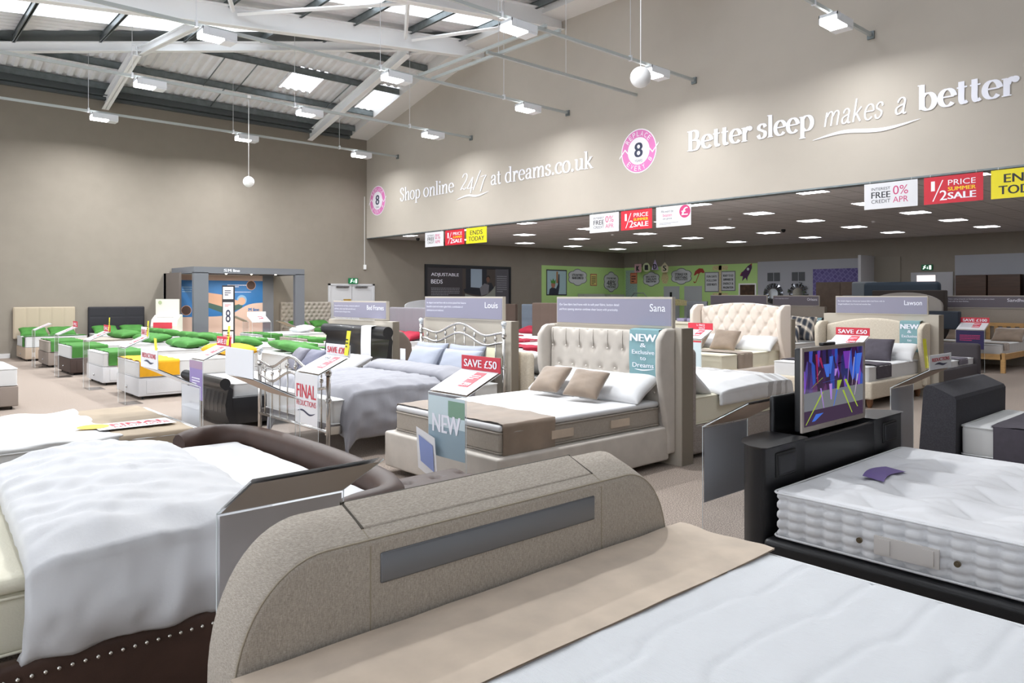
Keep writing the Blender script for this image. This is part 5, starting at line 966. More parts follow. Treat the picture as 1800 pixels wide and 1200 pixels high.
fitted(m_, '8', T0+N3*.006, U3, UP, .07, 1.14, .09, .24, 1, .002); smallprint(m_, T0+N3*.006, U3, UP, .05, 1.44, .12, .05, 2, 2); smallprint(m_, T0+N3*.006, U3, UP, .05, 1.65, .12, .12, 3, 1); fitted(m_, 'FINAL', T0+N3*.006, U3, UP, .03, .84, .17, .07, 2, .001)
part('face', m_, [CARDW, NAVY, REDT], t)
# bed booth on the far wall
t = thing('bed_booth', 'grey framed walk-in booth with a blue bed poster on the far wall', 'booth', (8.5, 22.2, 0)); BG = mat('booth_grey', '73767C', .6); BI = mat('booth_inside', '6B625D', .7)
for a, b, c, d in ((7.02, 7.42, 21.25, 21.4), (10.03, 10.33, 21.25, 21.4), (6.8, 7.05, 23.0, 23.22), (9.7, 10.1, 23.0, 23.22)): part('post', MB().box(a, b, c, d, 0, 2.3), BG, t)
part('fascia', MB().box(7.02, 10.33, 21.25, 21.36, 2.28, 2.46).box(7.02, 7.14, 21.36, 23.2, 2.28, 2.46).box(10.21, 10.33, 21.36, 23.2, 2.28, 2.46), BG, t); part('soffit', MB().box(7.14, 10.21, 21.36, 23.2, 2.3, 2.34), BI, t)
part('side_wall', MB().box(6.8, 6.86, 21.8, 23.2, 0, 2.3), BI, t)
def blue_mat(): return mat('booth_blue', '2C73B4', .5, var=.1, vscale=1.5)
X0, Y0 = 7.05, 22.985; m_ = MB(); o = (X0, Y0, .25); rect(m_, o, EX, UP, 0, 0, 2.68, 2.03, 0); 
sw = [(0, .75)]+[(2.68*i/24, .75+.42/(1+math.exp(-(i/24-.72)*16))+.0) for i in range(25)]; poly(m_, o, EX, UP, [(q[0], q[1]) for q in sw[1:]]+[(2.68, 1.86), (0, 1.86)], 1, .004)
poly(m_, o, EX, UP, [(.9, 1.05), (1.5, .82), (2.0, 1.0), (2.05, 1.12), (1.4, 1.3), (.8, 1.35)], 2, .006); poly(m_, o, EX, UP, [(.9, 1.2), (1.5, 1.02), (2.05, 1.16), (1.4, 1.42), (.85, 1.5)], 3, .008); poly(m_, o, EX, UP, disc(2.0, 1.25, .16), 5, .007); poly(m_, o, EX, UP, disc(2.0, 1.22, .12), 3, .009)
for a, b, r in ((2.3, 1.72, .15), (.32, .95, .15)): poly(m_, o, EX, UP, disc(a, b, r), 3, .007); poly(m_, o, EX, UP, disc(a, b, r*.9), 6, .009)
smallprint(m_, (X0, Y0-.008, .25), EX, UP, 1.55, 1.66, .6, .1, 2, 4); smallprint(m_, (X0, Y0-.008, .25), EX, UP, .2, 1.5, .45, .2, 3, 5)
fitted(m_, 'M line', (X0, Y0-.008, .25), EX, UP, 2.22, .9, .34, .1, 1, .005); rect(m_, (X0, Y0-.008, .25), EX, UP, 1.5, 1.5, .8, .01, 4)
part('poster', m_, [mat('booth_pink', 'D9BDAE', .6), blue_mat(), mat('booth_green', '44625A', .6), mat('booth_skin', 'CFA58C', .6), LET, mat('booth_pale', '7FA9CC', .6), mat('booth_dark', '4A332C', .6)], t)
part('lettering', fitted(fitted(MB(), 'M line', (7.85, 21.245, 2.33), EX, UP, .12, 0, .34, .08, 0, .006), 'S', (7.85, 21.245, 2.33), EX, UP, 0, 0, .09, .08, 0, .004), LET, t)
for x in (8.05, 8.8, 9.55): d_ = part('downlight', MB().sphere((x, 21.6, 2.3), .035, 12), emis('downlight_warm', 'FFF0D8', 20.), t); l = bpy.data.lights.new('booth_downlight', 'SPOT'); l.energy = 50; l.color = (1, .93, .84); l.spot_size = math.radians(110); l.spot_blend = .6; l.shadow_soft_size = .05; lo = bpy.data.objects.new('booth_downlight', l); COL.objects.link(lo); lo.location = (x, 21.65, 2.24); lo.rotation_euler = (math.radians(35), 0, 0)
# information stand
t = thing('information_stand', 'white information stand with sloping leaflet shelf by the black headboard', 'stand', (6.2, 21.4, 0)); cream = mat('stand_cream', 'D9D5C9', .5)
m_ = obox(Vector((5.95, 21.0, 0)), U3, N3, 0, .62, .3, 1.55, -.04, 0); part('back_panel', m_, cream, t); part('crest', poly(MB(), Vector((5.95, 21.0, 0))+N3*.006, U3, UP, disc(.12, 1.46, .05)), mat('crest_green', 'A9B38C', .6), t)
m_ = MB(); o = Vector((5.95, 21.0, 0)); pr = [(0, .3), (.3, .3), (.34, .85), (.3, 1.0), (.12, 1.12), (0, 1.14)]; n = len(pr); m_.add([o+U3*a+N3*p[0]+Vector((0, 0, p[1])) for a in (.03, .72) for p in pr], [tuple(range(n)), tuple(range(2*n-1, n-1, -1))]+[(i, (i+1) % n, n+(i+1) % n, n+i) for i in range(n)]); part('shelf_box', m_, cream, t)
m_ = MB(); rect(m_, o+N3*.24, U3, UP, .15, 1.06, .45, .012, 0); rect(m_, o+N3*.345, U3, UP, .1, .78, .5, .16, 1); part('leaflets', m_, [INK, SREAD], t); part('foot', obox(o, U3, N3, .1, .6, 0, .3, -.04, .3), cream, t)
# ================================================================== far wall: doors, exit sign, poster, children's corner
t = struct('door_1', MB().box(12.25, 13.08, YL-.03, YL, 0, 2.0).box(13.1, 13.92, YL-.03, YL, 0, 2.0).box(12.17, 12.25, YL-.05, YL, 0, 2.06).box(13.92, 14.0, YL-.05, YL, 0, 2.06).box(12.17, 14.0, YL-.05, YL, 2.0, 2.06), mat('door_white', 'CDCDCF', .5))
part('door_closer', MB().box(12.45, 12.95, YL-.09, YL-.03, 1.93, 1.97).box(13.2, 13.7, YL-.09, YL-.03, 1.93, 1.97), HARD, t); part('notice', MB().box(12.75, 13.05, YL-.036, YL-.031, 1.38, 1.52), mat('notice_brass', 'A8842F', .5), t); part('door_disc', MB().add(*[[Vector((x, YL-.034, 1.45))+Vector((a, 0, b)) for a, b in disc(0, 0, .045)] if False else 0][:0] or ([(12.68, YL-.034, 1.4), (12.72, YL-.034, 1.4), (12.72, YL-.034, 1.48), (12.68, YL-.034, 1.48)], [(0, 1, 2, 3)])), mat('disc_blue', '2B5B9E', .5), t)
def exit_sign(o, u, lb, w=.36, h=.2):
    t = thing('exit_sign', lb, 'exit sign', o); m_ = MB(); n = Vector(u).cross(Vector(UP)); O = Vector(o)
    m_.add([O+Vector(u)*a+n*d+Vector((0, 0, z)) for a in (0, w) for d in (-.02, .03) for z in (0, h)], [(0, 1, 3, 2), (4, 6, 7, 5), (0, 4, 5, 1), (2, 3, 7, 6), (0, 2, 6, 4), (1, 5, 7, 3)]); part('case', m_, mat('exit_green', '127A48', .4), t)
    m_ = MB(); P_ = O+n*.033
    poly(m_, P_, u, UP, [(.04, .04), (.08, .1), (.06, .14), (.14, .15), (.12, .11), (.16, .08), (.11, .08), (.08, .04)]); poly(m_, P_, u, UP, disc(.125, .165, .016, n=12)); poly(m_, P_, u, UP, [(.19, .13), (.205, .13), (.205, .075), (.225, .075), (.1975, .04), (.17, .075), (.19, .075)]); rect(m_, P_, u, UP, .25, .03, .07, .14)
    part('pictogram', m_, emis('exit_glow', 'E8FFF2', 1.6), t)
exit_sign((12.94, YL-.05, 2.06), EX, 'green emergency exit sign over the white double doors on the far wall'); exit_sign((XK-.05, 9.74, 2.53), NX, 'green emergency exit sign on the back wall at the right')
t = thing('alarm_sensor', 'small white alarm sensor with vertical conduit near the far corner', 'sensor', (13.6, YL, 2.6)); part('body', MB().soft(13.56, 13.65, YL-.07, YL, 2.58, 2.75, .01, (1, 1, 1)), WHT, t); part('conduit', MB().box(13.6, 13.615, YL-.015, YL, 2.75, 5.2), WHT, t)
t = thing('wall_poster', 'large framed dark ADJUSTABLE BEDS poster with reclining person photo', 'poster', (18.4, YL-.03, 1.25)); FR = mat('frame_black', '1C1E22', .4)
px0, px1, pz0, pz1 = 16.22, 20.61, 1.05, 2.85; yf = YL-.06
part('frame', MB().box(px0, px1, yf, YL-.01, pz1-.1, pz1).box(px0, px1, yf, YL-.01, pz0, pz0+.1).box(px0, px0+.1, yf, YL-.01, pz0+.1, pz1-.1).box(px1-.1, px1, yf, YL-.01, pz0+.1, pz1-.1), FR, t)
m_ = MB(); o = (px0+.1, YL-.03, pz0+.1); Wp, Hp = px1-px0-.2, pz1-pz0-.2; rect(m_, o, EX, UP, 0, 0, Wp, Hp, 0); rect(m_, o, EX, UP, Wp*.41, Hp*.12, Wp*.41, Hp*.86, 1, .003); rect(m_, o, EX, UP, Wp*.51, Hp*.5, Wp*.14, Hp*.48, 2, .005); rect(m_, o, EX, UP, Wp*.45, Hp*.4, Wp*.06, Hp*.58, 3, .005); rect(m_, o, EX, UP, Wp*.65, Hp*.4, Wp*.06, Hp*.58, 3, .005); rect(m_, o, EX, UP, Wp*.82, 0, Wp*.18, Hp, 7, .003)
cv = [(Wp*(.44+.38*i/14), Hp*(.36-.1*math.sin(i/14*2.6)+.26*(i/14)**4)) for i in range(15)]; poly(m_, o, EX, UP, [(q[0], q[1]) for q in cv]+[(Wp*.82, Hp*.16), (Wp*.44, Hp*.16)], 4, .007)
poly(m_, o, EX, UP, [(Wp*.42, Hp*.46), (Wp*.5, Hp*.52), (Wp*.64, Hp*.5), (Wp*.66, Hp*.3), (Wp*.56, Hp*.33), (Wp*.44, Hp*.38)], 3, .009); poly(m_, o, EX, UP, [(Wp*.62, Hp*.5), (Wp*.68, Hp*.62), (Wp*.74, Hp*.58), (Wp*.73, Hp*.36), (Wp*.64, Hp*.3)], 5, .010); poly(m_, o, EX, UP, disc(Wp*.725, Hp*.72, Wp*.022, Hp*.07, 16), 6, .011); poly(m_, o, EX, UP, disc(Wp*.728, Hp*.76, Wp*.024, Hp*.06, 16), 8, .0105); poly(m_, o, EX, UP, [(Wp*.72, Hp*.62), (Wp*.77, Hp*.64), (Wp*.8, Hp*.5), (Wp*.74, Hp*.4)], 3, .0095)
ot = (o[0], o[1]-.006, o[2]); fitted(m_, 'ADJUSTABLE', ot, EX, UP, Wp*.045, Hp*.76, Wp*.32, Hp*.1, 9, .004); fitted(m_, 'BEDS', ot, EX, UP, Wp*.045, Hp*.6, Wp*.13, Hp*.1, 9, .004); smallprint(m_, ot, EX, UP, Wp*.045, Hp*.32, Wp*.33, Hp*.2, 5, 10); fitted(m_, 'Dreams', ot, EX, UP, Wp*.17, Hp*.12, Wp*.1, Hp*.07, 9, .003); smallprint(m_, ot, EX, UP, Wp*.84, Hp*.4, Wp*.13, Hp*.45, 8, 10); 
for i in range(4): poly(m_, ot, EX, UP, disc(Wp*(.86+.03*i), Hp*.12, Wp*.006, n=8), 9)
part('print', m_, [mat('poster_dark', '3E3A3D', .6), mat('poster_room', '4A423D', .6), mat('poster_window', '9FB0C0', .6), mat('poster_navy', '23262F', .6), mat('poster_mattress', '8A8E85', .6), mat('poster_tee', '77767C', .6), mat('poster_skin', '6E4E40', .6), mat('poster_grey', '55545A', .6), mat('poster_hair', '1F1715', .6), LET, GREYP], t)
# ---- children's corner
LIME = mat('lime_wall', 'B5D98A', .7); struct('trim_4', MB().box(22.45, XK-.02, YL-.012, YL-.001, .12, 2.98), LIME); struct('trim_5', MB().box(XK-.012, XK-.001, 16.1, YL-.012, .12, 3.0), LIME)
CLW = mat('cloud_white', 'C9CCD0', .6); CLG = mat('cloud_grey', '7B7E84', .6)
def cloudpts(cx, cy, rx, ry, n=6, k=.16): return [(cx+rx*(1+k*abs(math.sin(n*a/2))-k/2)*math.cos(a), cy+ry*(1+k*abs(math.sin(n*a/2))-k/2)*math.sin(a)) for a in [2*math.pi*i/60 for i in range(60)]]
def cloud(org, u, rx, ry, rows, lb):
    t = thing('cloud_sign', lb, 'wall sign', org); n = Vector(u).cross(Vector(UP)); O = Vector(org)
    m_ = MB(); poly(m_, O+n*.01, u, UP, cloudpts(0, 0, rx*1.08, ry*1.1), 0); poly(m_, O+n*.016, u, UP, cloudpts(0, 0, rx, ry), 1); part('panel', m_, [CLG, CLW], t); m_ = MB()
    for i, (s, k_) in enumerate(rows): h = ry*1.3*k_; fitted(m_, s, O+n*.021, u, UP, -rx*.65, ry*(.55-sum(r[1] for r in rows[:i+1])*1.35)-.0, rx*1.3, ry*1.1*k_, 0, .004)
    part('lettering', m_, INK, t)
cloud((24.75, YL-.005, 2.48), EX, .58, .33, [('LITTLE BUTTERFLY', .3), ("HIGH-RISE SLEEPING TOO", .3)], 'cloud sign little butterfly beside the child poster')
cloud((27.1, YL-.005, 2.3), EX, .5, .42, [('IF YOU ONLY HAVE', .18), ('48%', .55), ('IT MUST BE MAGIC', .18)], 'cloud sign with 48% near the green corner')
cloud((XK-.005, 21.6, 2.42), NX, .45, .3, [('BIG KIDS', .22), ('DREAM', .35), ('WORLDS TINY BEDS', .22)], 'cloud sign dream right of the green corner')
cloud((XK-.005, 19.9, 2.52), NX, .52, .32, [('STORAGE FOR', .33), ('EVERYTHING', .36), ('(EVEN YOUR FAVOURITES)', .16)], 'cloud sign storage for everything')
for y, c, ch, sh, lb in ((21.93, 'C39AA0', 'K', 0, 'square'), (21.43, 'B9C29A', 'I', 1, 'round'), (20.94, 'B9A6D0', 'D', 2, 'triangular'), (20.39, 'C9BFA0', 'S', 3, 'pentagon')):
    zc = {0: 2.93, 1: 2.96, 2: 2.99, 3: 2.9}[sh]; t = thing('hanging_letter', '%s hanging board with the letter %s above the lime wall' % (lb, ch), 'letter board', (XK-.6, y, zc-.2)); o = (XK-.6, y, zc)
    P_ = [[(-.2, -.2), (.2, -.2), (.2, .2), (-.2, .2)], disc(0, 0, .21), [(-.2, -.16), (.2, -.16), (.0, .32)], [(-.17, -.2), (.17, -.2), (.21, .06), (0, .26), (-.21, .06)]][sh]
    m_ = MB(); n = len(P_); m_.add([(o[0]+d, o[1]-a, o[2]+b) for d in (0, .015) for a, b in P_], [tuple(range(n)), tuple(range(2*n-1, n-1, -1))]+[(i, (i+1) % n, n+(i+1) % n, n+i) for i in range(n)]); part('board', m_, mat('letter_'+c, c, .6), t)
    part('lettering', fitted(MB(), ch, (o[0]-.004, o[1], o[2]), NX, UP, -.08, -.13, .16, .24, 0, .02), INK, t); part('string', MB().tube([(XK-.59, y, zc+.2), (XK-.59, y, ZC)], .003, 4), INK, t)
t = thing('wall_picture', 'picture of a child with a paper crown at the left end of the lime wall', 'picture', (23.4, YL-.02, 1.8)); m_ = MB(); o = (22.73, YL-.02, 1.65); rect(m_, o, EX, UP, 0, 0, 1.3, 1.15, 0); rect(m_, o, EX, UP, .05, .05, 1.2, 1.05, 1, .003)
poly(m_, o, EX, UP, [(.15, .05), (.2, .28), (.38, .38), (.6, .3), (.72, .5), (.75, .95), (.82, .95), (.82, .4), (.75, .05)], 2, .006); poly(m_, o, EX, UP, disc(.42, .48, .13, .15, 20), 3, .008); poly(m_, o, EX, UP, [(.28, .55), (.26, .72), (.34, .64), (.42, .76), (.5, .64), (.58, .72), (.56, .52)], 4, .010); rect(m_, o, EX, UP, .62, .55, .1, .52, 5, .007)
part('print', m_, [INK, mat('pic_sky', 'A9C4CC', .6), mat('pic_navy', '2B2E3D', .6), mat('pic_skin', 'B07A62', .6), mat('pic_green', '4F8A3C', .6), mat('pic_ladder', 'A9754C', .6)], t)
def plaque(o, u, w, h, m1, m2, lb, rows=3, txt=None):
    t = thing('wall_plaque', lb, 'wall sign', o); m_ = MB(); n = Vector(u).cross(Vector(UP)); O = Vector(o)+n*.015; rect(m_, O, u, UP, 0, 0, w, h, 0); rect(m_, O, u, UP, .04, .04, w-.08, h-.08, 1, .004); part('panel', m_, [m1, m2], t); m_ = MB()
    if txt:
        for i, s in enumerate(txt): fitted(m_, s, O+n*.008, u, UP, w*.15, h*(.72-.2*i), w*.7, h*.11, 0, .004)
    else: smallprint(m_, O+n*.008, u, UP, w*.18, h*.15, w*.64, h*.7, rows, 0)
    part('lettering', m_, INK, t)
plaque((25.6, YL-.01, 2.1), EX, .46, .56, mat('plq_red', 'B56A5A', .6), mat('plq_yellow', 'D6C97A', .6), 'small yellow plaque between the two left clouds', 5)
struct('trim_6', MB().box(XK-.02, XK-.012, 22.44, 23.15, .9, 2.87), mat('hatched_grey', '9FB3B0', .7, var=.25, vscale=25)); plaque((XK-.02, 22.85, 2.22), NX, .42, .52, mat('plq_orange', 'C96A4A', .6), mat('plq_peach', 'D98A6A', .6), 'small orange plaque on the hatched strip in the green corner', 3)
plaque((XK-.01, 18.65, 1.8), NX, .72, .88, CLG, CLW, 'grey framed FUN DAYS sign on the lime wall', 3, ['FUN DAYS', 'FOLLOW', 'GOOD NIGHTS']); plaque((XK-.01, 17.82, 1.84), NX, .7, .86, CLG, CLW, 'grey framed sign right of FUN DAYS', 4, ['READY TO GO', 'SOMEWHERE FOR', 'ENERGY &', 'IMAGINATION'])
HON = mat('honeycomb_cream', 'CBBF8E', .7, var=.3, vscale=30); struct('trim_7', MB().box(XK-.02, XK-.012, 17.8, 17.95, 1.3, 2.95).box(XK-.02, XK-.012, 17.5, 18.25, 2.75, 2.95).box(XK-.02, XK-.012, 17.5, 18.25, 1.3, 1.75), HON)
single('honeycomb_motif', poly(MB(), (XK-.016, 20.81, 2.46), NX, UP, disc(0, 0, .22, .3, 6)), HON, 'hexagonal honeycomb motif between two cloud signs', 'wall sign')
m_ = poly(MB(), (XK-.02, 18.95, 2.62), NX, UP, [(-.28, -.08), (-.2, .12), (0, .24), (.2, .22), (.3, .05), (.2, .02), (.1, .06), (0, 0), (-.1, 0), (-.18, -.06)]); poly(m_, (XK-.02, 18.95, 2.62), NX, UP, [(-.02, 0), (.02, 0), (-.16, -.4), (-.26, -.42), (-.3, -.34), (-.25, -.34), (-.22, -.38), (-.18, -.36)])
single('umbrella_motif', m_, mat('umbrella_red', 'A2382E', .6), 'red umbrella cut-out on the lime wall', 'wall sign')
m_ = MB(); o = (XK-.02, 16.65, 2.6); poly(m_, o, NX, UP, [(-.16, -.34), (-.12, -.14), (-.26, -.12), (-.2, .02), (-.1, .08), (.12, .3), (.3, .4), (.3, .2), (.2, -.02), (.1, -.18), (.08, -.34), (0, -.2)], 0); poly(m_, o, NX, UP, disc(.12, .16, .06, n=14), 1, .003); poly(m_, o, NX, UP, [(-.26, -.12), (-.2, .02), (-.16, -.02)], 2, .003); poly(m_, o, NX, UP, [(.3, .4), (.22, .36), (.3, .28)], 2, .003)
single('rocket_motif', m_, [mat('rocket_plum', '4A2450', .6), CLW, mat('rocket_red', 'A23A3A', .6)], 'plum rocket cut-out at the right end of the lime wall', 'wall sign')
struct('door_2', MB().box(XK-.03, XK-.012, 20.0, 20.87, 0, 2.07), mat('door_grey', 'AEB2B6', .6)); single('door_plate', MB().box(XK-.04, XK-.03, 20.4, 20.52, 1.5, 1.8), FR, 'dark plate with figure on the left grey door of the lime wall', 'door sign')
struct('door_3', MB().box(XK-.03, XK-.012, 18.8, 19.73, 0, 2.07), MATS['door_grey']); t = struct('door_4', MB().box(XK-.05, XK-.012, 16.14, 16.2, 0, 2.1).box(XK-.05, XK-.012, 16.9, 16.96, 0, 2.1).box(XK-.05, XK-.012, 16.14, 16.96, 2.1, 2.16), WHT); part('dark_opening', MB().box(XK-.03, XK-.014, 16.2, 16.9, 0, 2.1), mat('opening_brown', '4A3524', .7, var=.6, vscale=4), t)
struct('trim_8', MB().box(XK-.012, XK-.001, 11.46, 16.09, .12, 3.05), mat('pale_blue_panel', 'A9ABB2', .7))
def purple_mat():
    m = bpy.data.materials.new('purple_wallpaper'); m.use_nodes = True; nt = m.node_tree; L = nt.links; b = nt.nodes['Principled BSDF']; tc = nt.nodes.new('ShaderNodeTexCoord'); mp = nt.nodes.new('ShaderNodeMapping'); mp.inputs['Rotation'].default_value = (math.radians(45), 0, 0); mp.inputs['Scale'].default_value = (0.01, 1, 1); L.new(tc.outputs['Object'], mp.inputs[0])
    c = nt.nodes.new('ShaderNodeTexBrick'); c.offset = .5; c.inputs['Scale'].default_value = 1; c.inputs['Brick Width'].default_value = .16; c.inputs['Row Height'].default_value = .16; c.inputs['Mortar Size'].default_value = .018
    sx = nt.nodes.new('ShaderNodeSeparateXYZ'); cb = nt.nodes.new('ShaderNodeCombineXYZ'); L.new(mp.outputs[0], sx.inputs[0]); L.new(sx.outputs[1], cb.inputs[0]); L.new(sx.outputs[2], cb.inputs[1]); L.new(cb.outputs[0], c.inputs['Vector'])
    c.inputs['Color1'].default_value = (*hexc('5D5488'), 1); c.inputs['Color2'].default_value = (*hexc('6C6498'), 1); c.inputs['Mortar'].default_value = (*hexc('8078AC'), 1); L.new(c.outputs[0], b.inputs['Base Color']); b.inputs['Roughness'].default_value = .8; return m
struct('trim_9', MB().box(XK-.02, XK-.012, 11.48, 13.71, .9, 2.68), purple_mat())
for y, lb in ((15.37, 'left'), (14.31, 'right')):
    t = thing('wall_vent', 'dark square louvred panel above the %s sunburst mirror' % lb, 'vent', (XK-.03, y, 2.23)); 
    for s in (-.27, .02): part('louvre', MB().box(XK-.03, XK-.013, y+s, y+s+.25, 2.23, 2.58), mat('louvre_dark', '4E5256', .5), t)
def mirror(y, z, r, n, lb):
    t = thing('sunburst_mirror', lb, 'mirror', (XK-.05, y, z-r)); MI = mat('mirror_glass', 'B9BEC2', .05, 1.); part('glass', poly(MB(), (XK-.06, y, z), NX, UP, disc(0, 0, r*.48)), MI, t); m_ = MB()
    for i in range(n):
        a0, a1 = 2*math.pi*i/n, 2*math.pi*(i+.8)/n; rr = r*(1 if n > 20 else .85+.15*(i % 2)); m_.add([(XK-.05, y-q*math.cos(a), z+q*math.sin(a)) for a, q in ((a0, r*.5), (a1, r*.5), (a1, rr), (a0, rr))]+[(XK-.09, y-r*.75*math.cos((a0+a1)/2), z+r*.75*math.sin((a0+a1)/2))], [(0, 1, 4), (1, 2, 4), (2, 3, 4), (3, 0, 4)])
    part('facets', m_, mat('mirror_facet', '8A8E94', .15, 1.), t)
mirror(15.37, 1.72, .43, 24, 'round faceted mirror left of the purple wallpaper, dark rim'); mirror(14.31, 1.74, .45, 16, 'petal sunburst mirror next to the purple wallpaper')
struct('wall_divider', MB().box(XK-1.2, XK, 11.36, 11.46, 0, 3.1), mat('divider_white', 'B5B5B8', .6)); struct('trim_10', MB().box(XK-.05, XK-.001, 10.45, 11.36, .12, 3.05), mat('divider_beige', '8E877B', .7))
struct('trim_11', MB().box(XK-.012, XK-.001, 1.0, 8.7, .12, 3.02), MATS['pale_blue_panel']); struct('window_20', MB().box(XK-.04, XK-.001, 8.75, 10.1, 0, 2.46), mat('door_pale', 'B4B4B8', .6)); struct('window_21', MB().box(XK-.05, XK-.04, 9.3, 9.9, 1.2, 2.36), emis('far_lit_window', 'FFF3F0', 1.1))
for y0, lb in ((7.65, 'left'), (6.7, 'middle'), (5.7, 'right')): single('wall_cabinet', MB().soft(XK-.45, XK-.02, y0, y0+.9, 1.35, 2.33, .01, (1, 1, 1)), mat('walnut', '4A3528', .5, var=.2, vscale=6, stretch=(1, .3, 4)), 'dark walnut wall cabinet above the Sandhurst sign, %s one' % lb, 'cabinet', 'walnut wall cabinets')
# ---- furniture beyond the rows
def simple_bed(x0, x1, y0, y1, lb, fm, runm, hbz, hx, kind='squares', side=1):
    t = thing('upholstered_bed', lb, 'bed', ((x0+x1)/2, (y0+y1)/2, 0), 'beds'); part('base', MB().soft(x0, x1, y0, y1, .05, .36, .02, (2, 2, 1)), fm, t)
    a, b = (x1, x1+.12) if hx > 0 else (x0-.12, x0); W = y1-y0
    def d(p, n):
        if n.x*-1 > .6:
            s = (p.y-y0)/(W/5); z = (p.z-.1)/.28; q = (1-abs(math.sin(math.pi*s)))**6
            if kind == 'squares': q = max(q, (1-abs(math.sin(math.pi*z)))**6)
            return -.016*q
        return 0
    part('headboard', MB().soft(a, b, y0-.04, y1+.04, .05, hbz, .03, (1, 40, 24), d), fm, t); mattress(t, x0+.03, x1-.01, y0+.03, y1-.03, .36, .6, SHEETW, .08)
    if runm: sheet(x0+.05, x0+.75, y0+.03, y1-.03, .605, .2, .2, runm, lb.split(',')[0].replace('bed', 'bed runner')+' in crimson' if False else 'crimson runner on the '+lb.split(',')[0], wr=.01, seed=x0)
    return t
BRW = mat('brown_weave', '5B4C43', .85); SLG = mat('slate_blue_fabric', '5A6470', .8); CHG = mat('channel_grey', '79757B', .8)
simple_bed(11.25, 13.2, 12.45, 14.0, 'brown square stitched bed left of the Sana sign, nearer', BRW, REDC, 1.46, 1); simple_bed(9.75, 11.7, 10.65, 12.1, 'brown based bed with folded crimson throw glimpsed between signs', BRW, REDC, .6, 1)
simple_bed(12.2, 14.2, 14.05, 15.5, 'slate blue buttoned bed glimpsed behind the brown ones', SLG, REDC, 1.4, 1); simple_bed(13.6, 15.6, 17.4, 19.0, 'brown square stitched bed at the far side of the slate one', BRW, REDC, 1.38, 1)
simple_bed(7.9, 9.6, 11.1, 12.6, 'low bed end glimpsed behind the Bed Frames partition', BRW, None, .6, 1); simple_bed(8.0, 9.85, 13.95, 15.6, 'grey channel stitched bed between the two sign boards', CHG, REDC, 1.36, 1, 'channels')
for i, (x, y, lb) in enumerate([(9.6, 14.4, 'crimson pillow under the grey channelled headboard, near'), (9.6, 15.1, 'crimson pillow under the grey channelled headboard, far'), (12.95, 12.9, 'crimson pillow on the nearer brown square stitched bed'), (13.9, 14.8, 'crimson pillow on the slate blue bed'), (15.3, 18.2, 'crimson pillow on the farthest brown bed')]): heap(x, y, .7, REDC, lb, (0, -14, 0))
t = thing('arched_headboard', 'white arched headboard rising behind the grey channelled one', 'headboard', (14.9, 21.2, 0)); P_ = [(14.0, 0), (16.2, 0)]+[(15.1+1.1*math.cos(a), 1.3+.2*math.sin(a)) for a in [math.pi*i/16 for i in range(17)]]; part('panel', MB().prism(P_, 'y', 21.2, 21.26), CLW, t)
t = thing('arched_headboard', 'grey upholstered arched headboard rising behind the Lawson sign', 'headboard', (18.2, 6.9, 0)); P_ = [(5.9, .2), (7.5, .2)]+[(6.7+.8*math.cos(a), 1.42+.3*math.sin(a)) for a in [math.pi*i/16 for i in range(17)]]; part('panel', MB().prism(P_, 'x', 18.2, 18.3), mat('arch_grey', '98928C', .8), t); part('mattress_side', MB().soft(18.0, 18.19, 5.5, 7.4, .9, 1.3, .03, (1, 2, 1)), mat('navy_ticking', '1D2734', .7), t)
t = thing('mattress_stack', 'navy mattress and dark mattress stacked upright behind the Lawson sign', 'mattress', (20.0, 7.5, 0)); part('navy_mattress', MB().soft(20.0, 20.24, 6.55, 8.4, .6, 2.0, .1, (2, 8, 6)), mat('navy_quilt', '1E2F3E', .6), t); part('dark_mattress', MB().soft(19.6, 19.85, 6.3, 8.0, .5, 1.78, .03, (1, 2, 1)), mat('espresso_quilt', '332A26', .7), t); part('plinth', MB().box(19.6, 20.24, 6.4, 8.3, 0, .6), BLK, t)
t = thing('wardrobe', 'brown wardrobe standing before the purple wallpaper', 'wardrobe', (25, 10.9, 0)); WD = mat('wardrobe_brown', '5A4A3E', .5, var=.15, vscale=5); part('body', MB().box(24.6, 25.2, 10.2, 11.9, 0, 2.1), WD, t)
for y in (10.22, 11.07): dd = part('door', MB().box(24.58, 24.6, y, y+.82, .08, 2.06), WD, t); part('handle', MB().box(24.565, 24.58, y+.74, y+.76, .9, 1.2), HARD, dd)
t = thing('armchair', 'grey armchair perched on display before the brown wardrobe', 'armchair', (21.5, 9.0, 0)); AC = mat('armchair_grey', '70767B', .8, sheen=.2); part('plinth', MB().box(21.1, 22.0, 8.6, 9.6, 0, 1.05), BLK, t); part('seat', MB().soft(21.2, 21.9, 8.75, 9.45, 1.3, 1.5, .06, (3, 3, 1)), AC, t); part('backrest', MB().soft(21.7, 21.9, 8.75, 9.45, 1.4, 2.05, .07, (2, 5, 5), lambda p, n: -.01*abs(math.sin(p.y*25))), AC, t)
for y in (8.72, 9.4): part('armrest', MB().soft(21.2, 21.85, y, y+.1, 1.45, 1.65, .04, (2, 1, 1)), AC, t)
for y in (8.85, 9.35): part('leg', MB().tube([(21.3, y, 1.05), (21.3, y, 1.32)], .02, 6), OAK, t)
t = thing('chair', 'small lime green chair right of the Lawson partition', 'chair', (19.2, 6.95-.5, 0)); part('seat', MB().soft(17.1, 17.5, 5.75, 6.15, .4, .46, .02, (2, 2, 1)), GREEN, t); part('backrest', MB().soft(17.46, 17.52, 5.75, 6.15, .46, .9, .02, (1, 3, 3)), GREEN, t)
for a in (17.14, 17.46):
    for b in (5.79, 6.11): part('leg', MB().tube([(a, b, 0), (a, b, .41)], .014, 6), BLK, t)
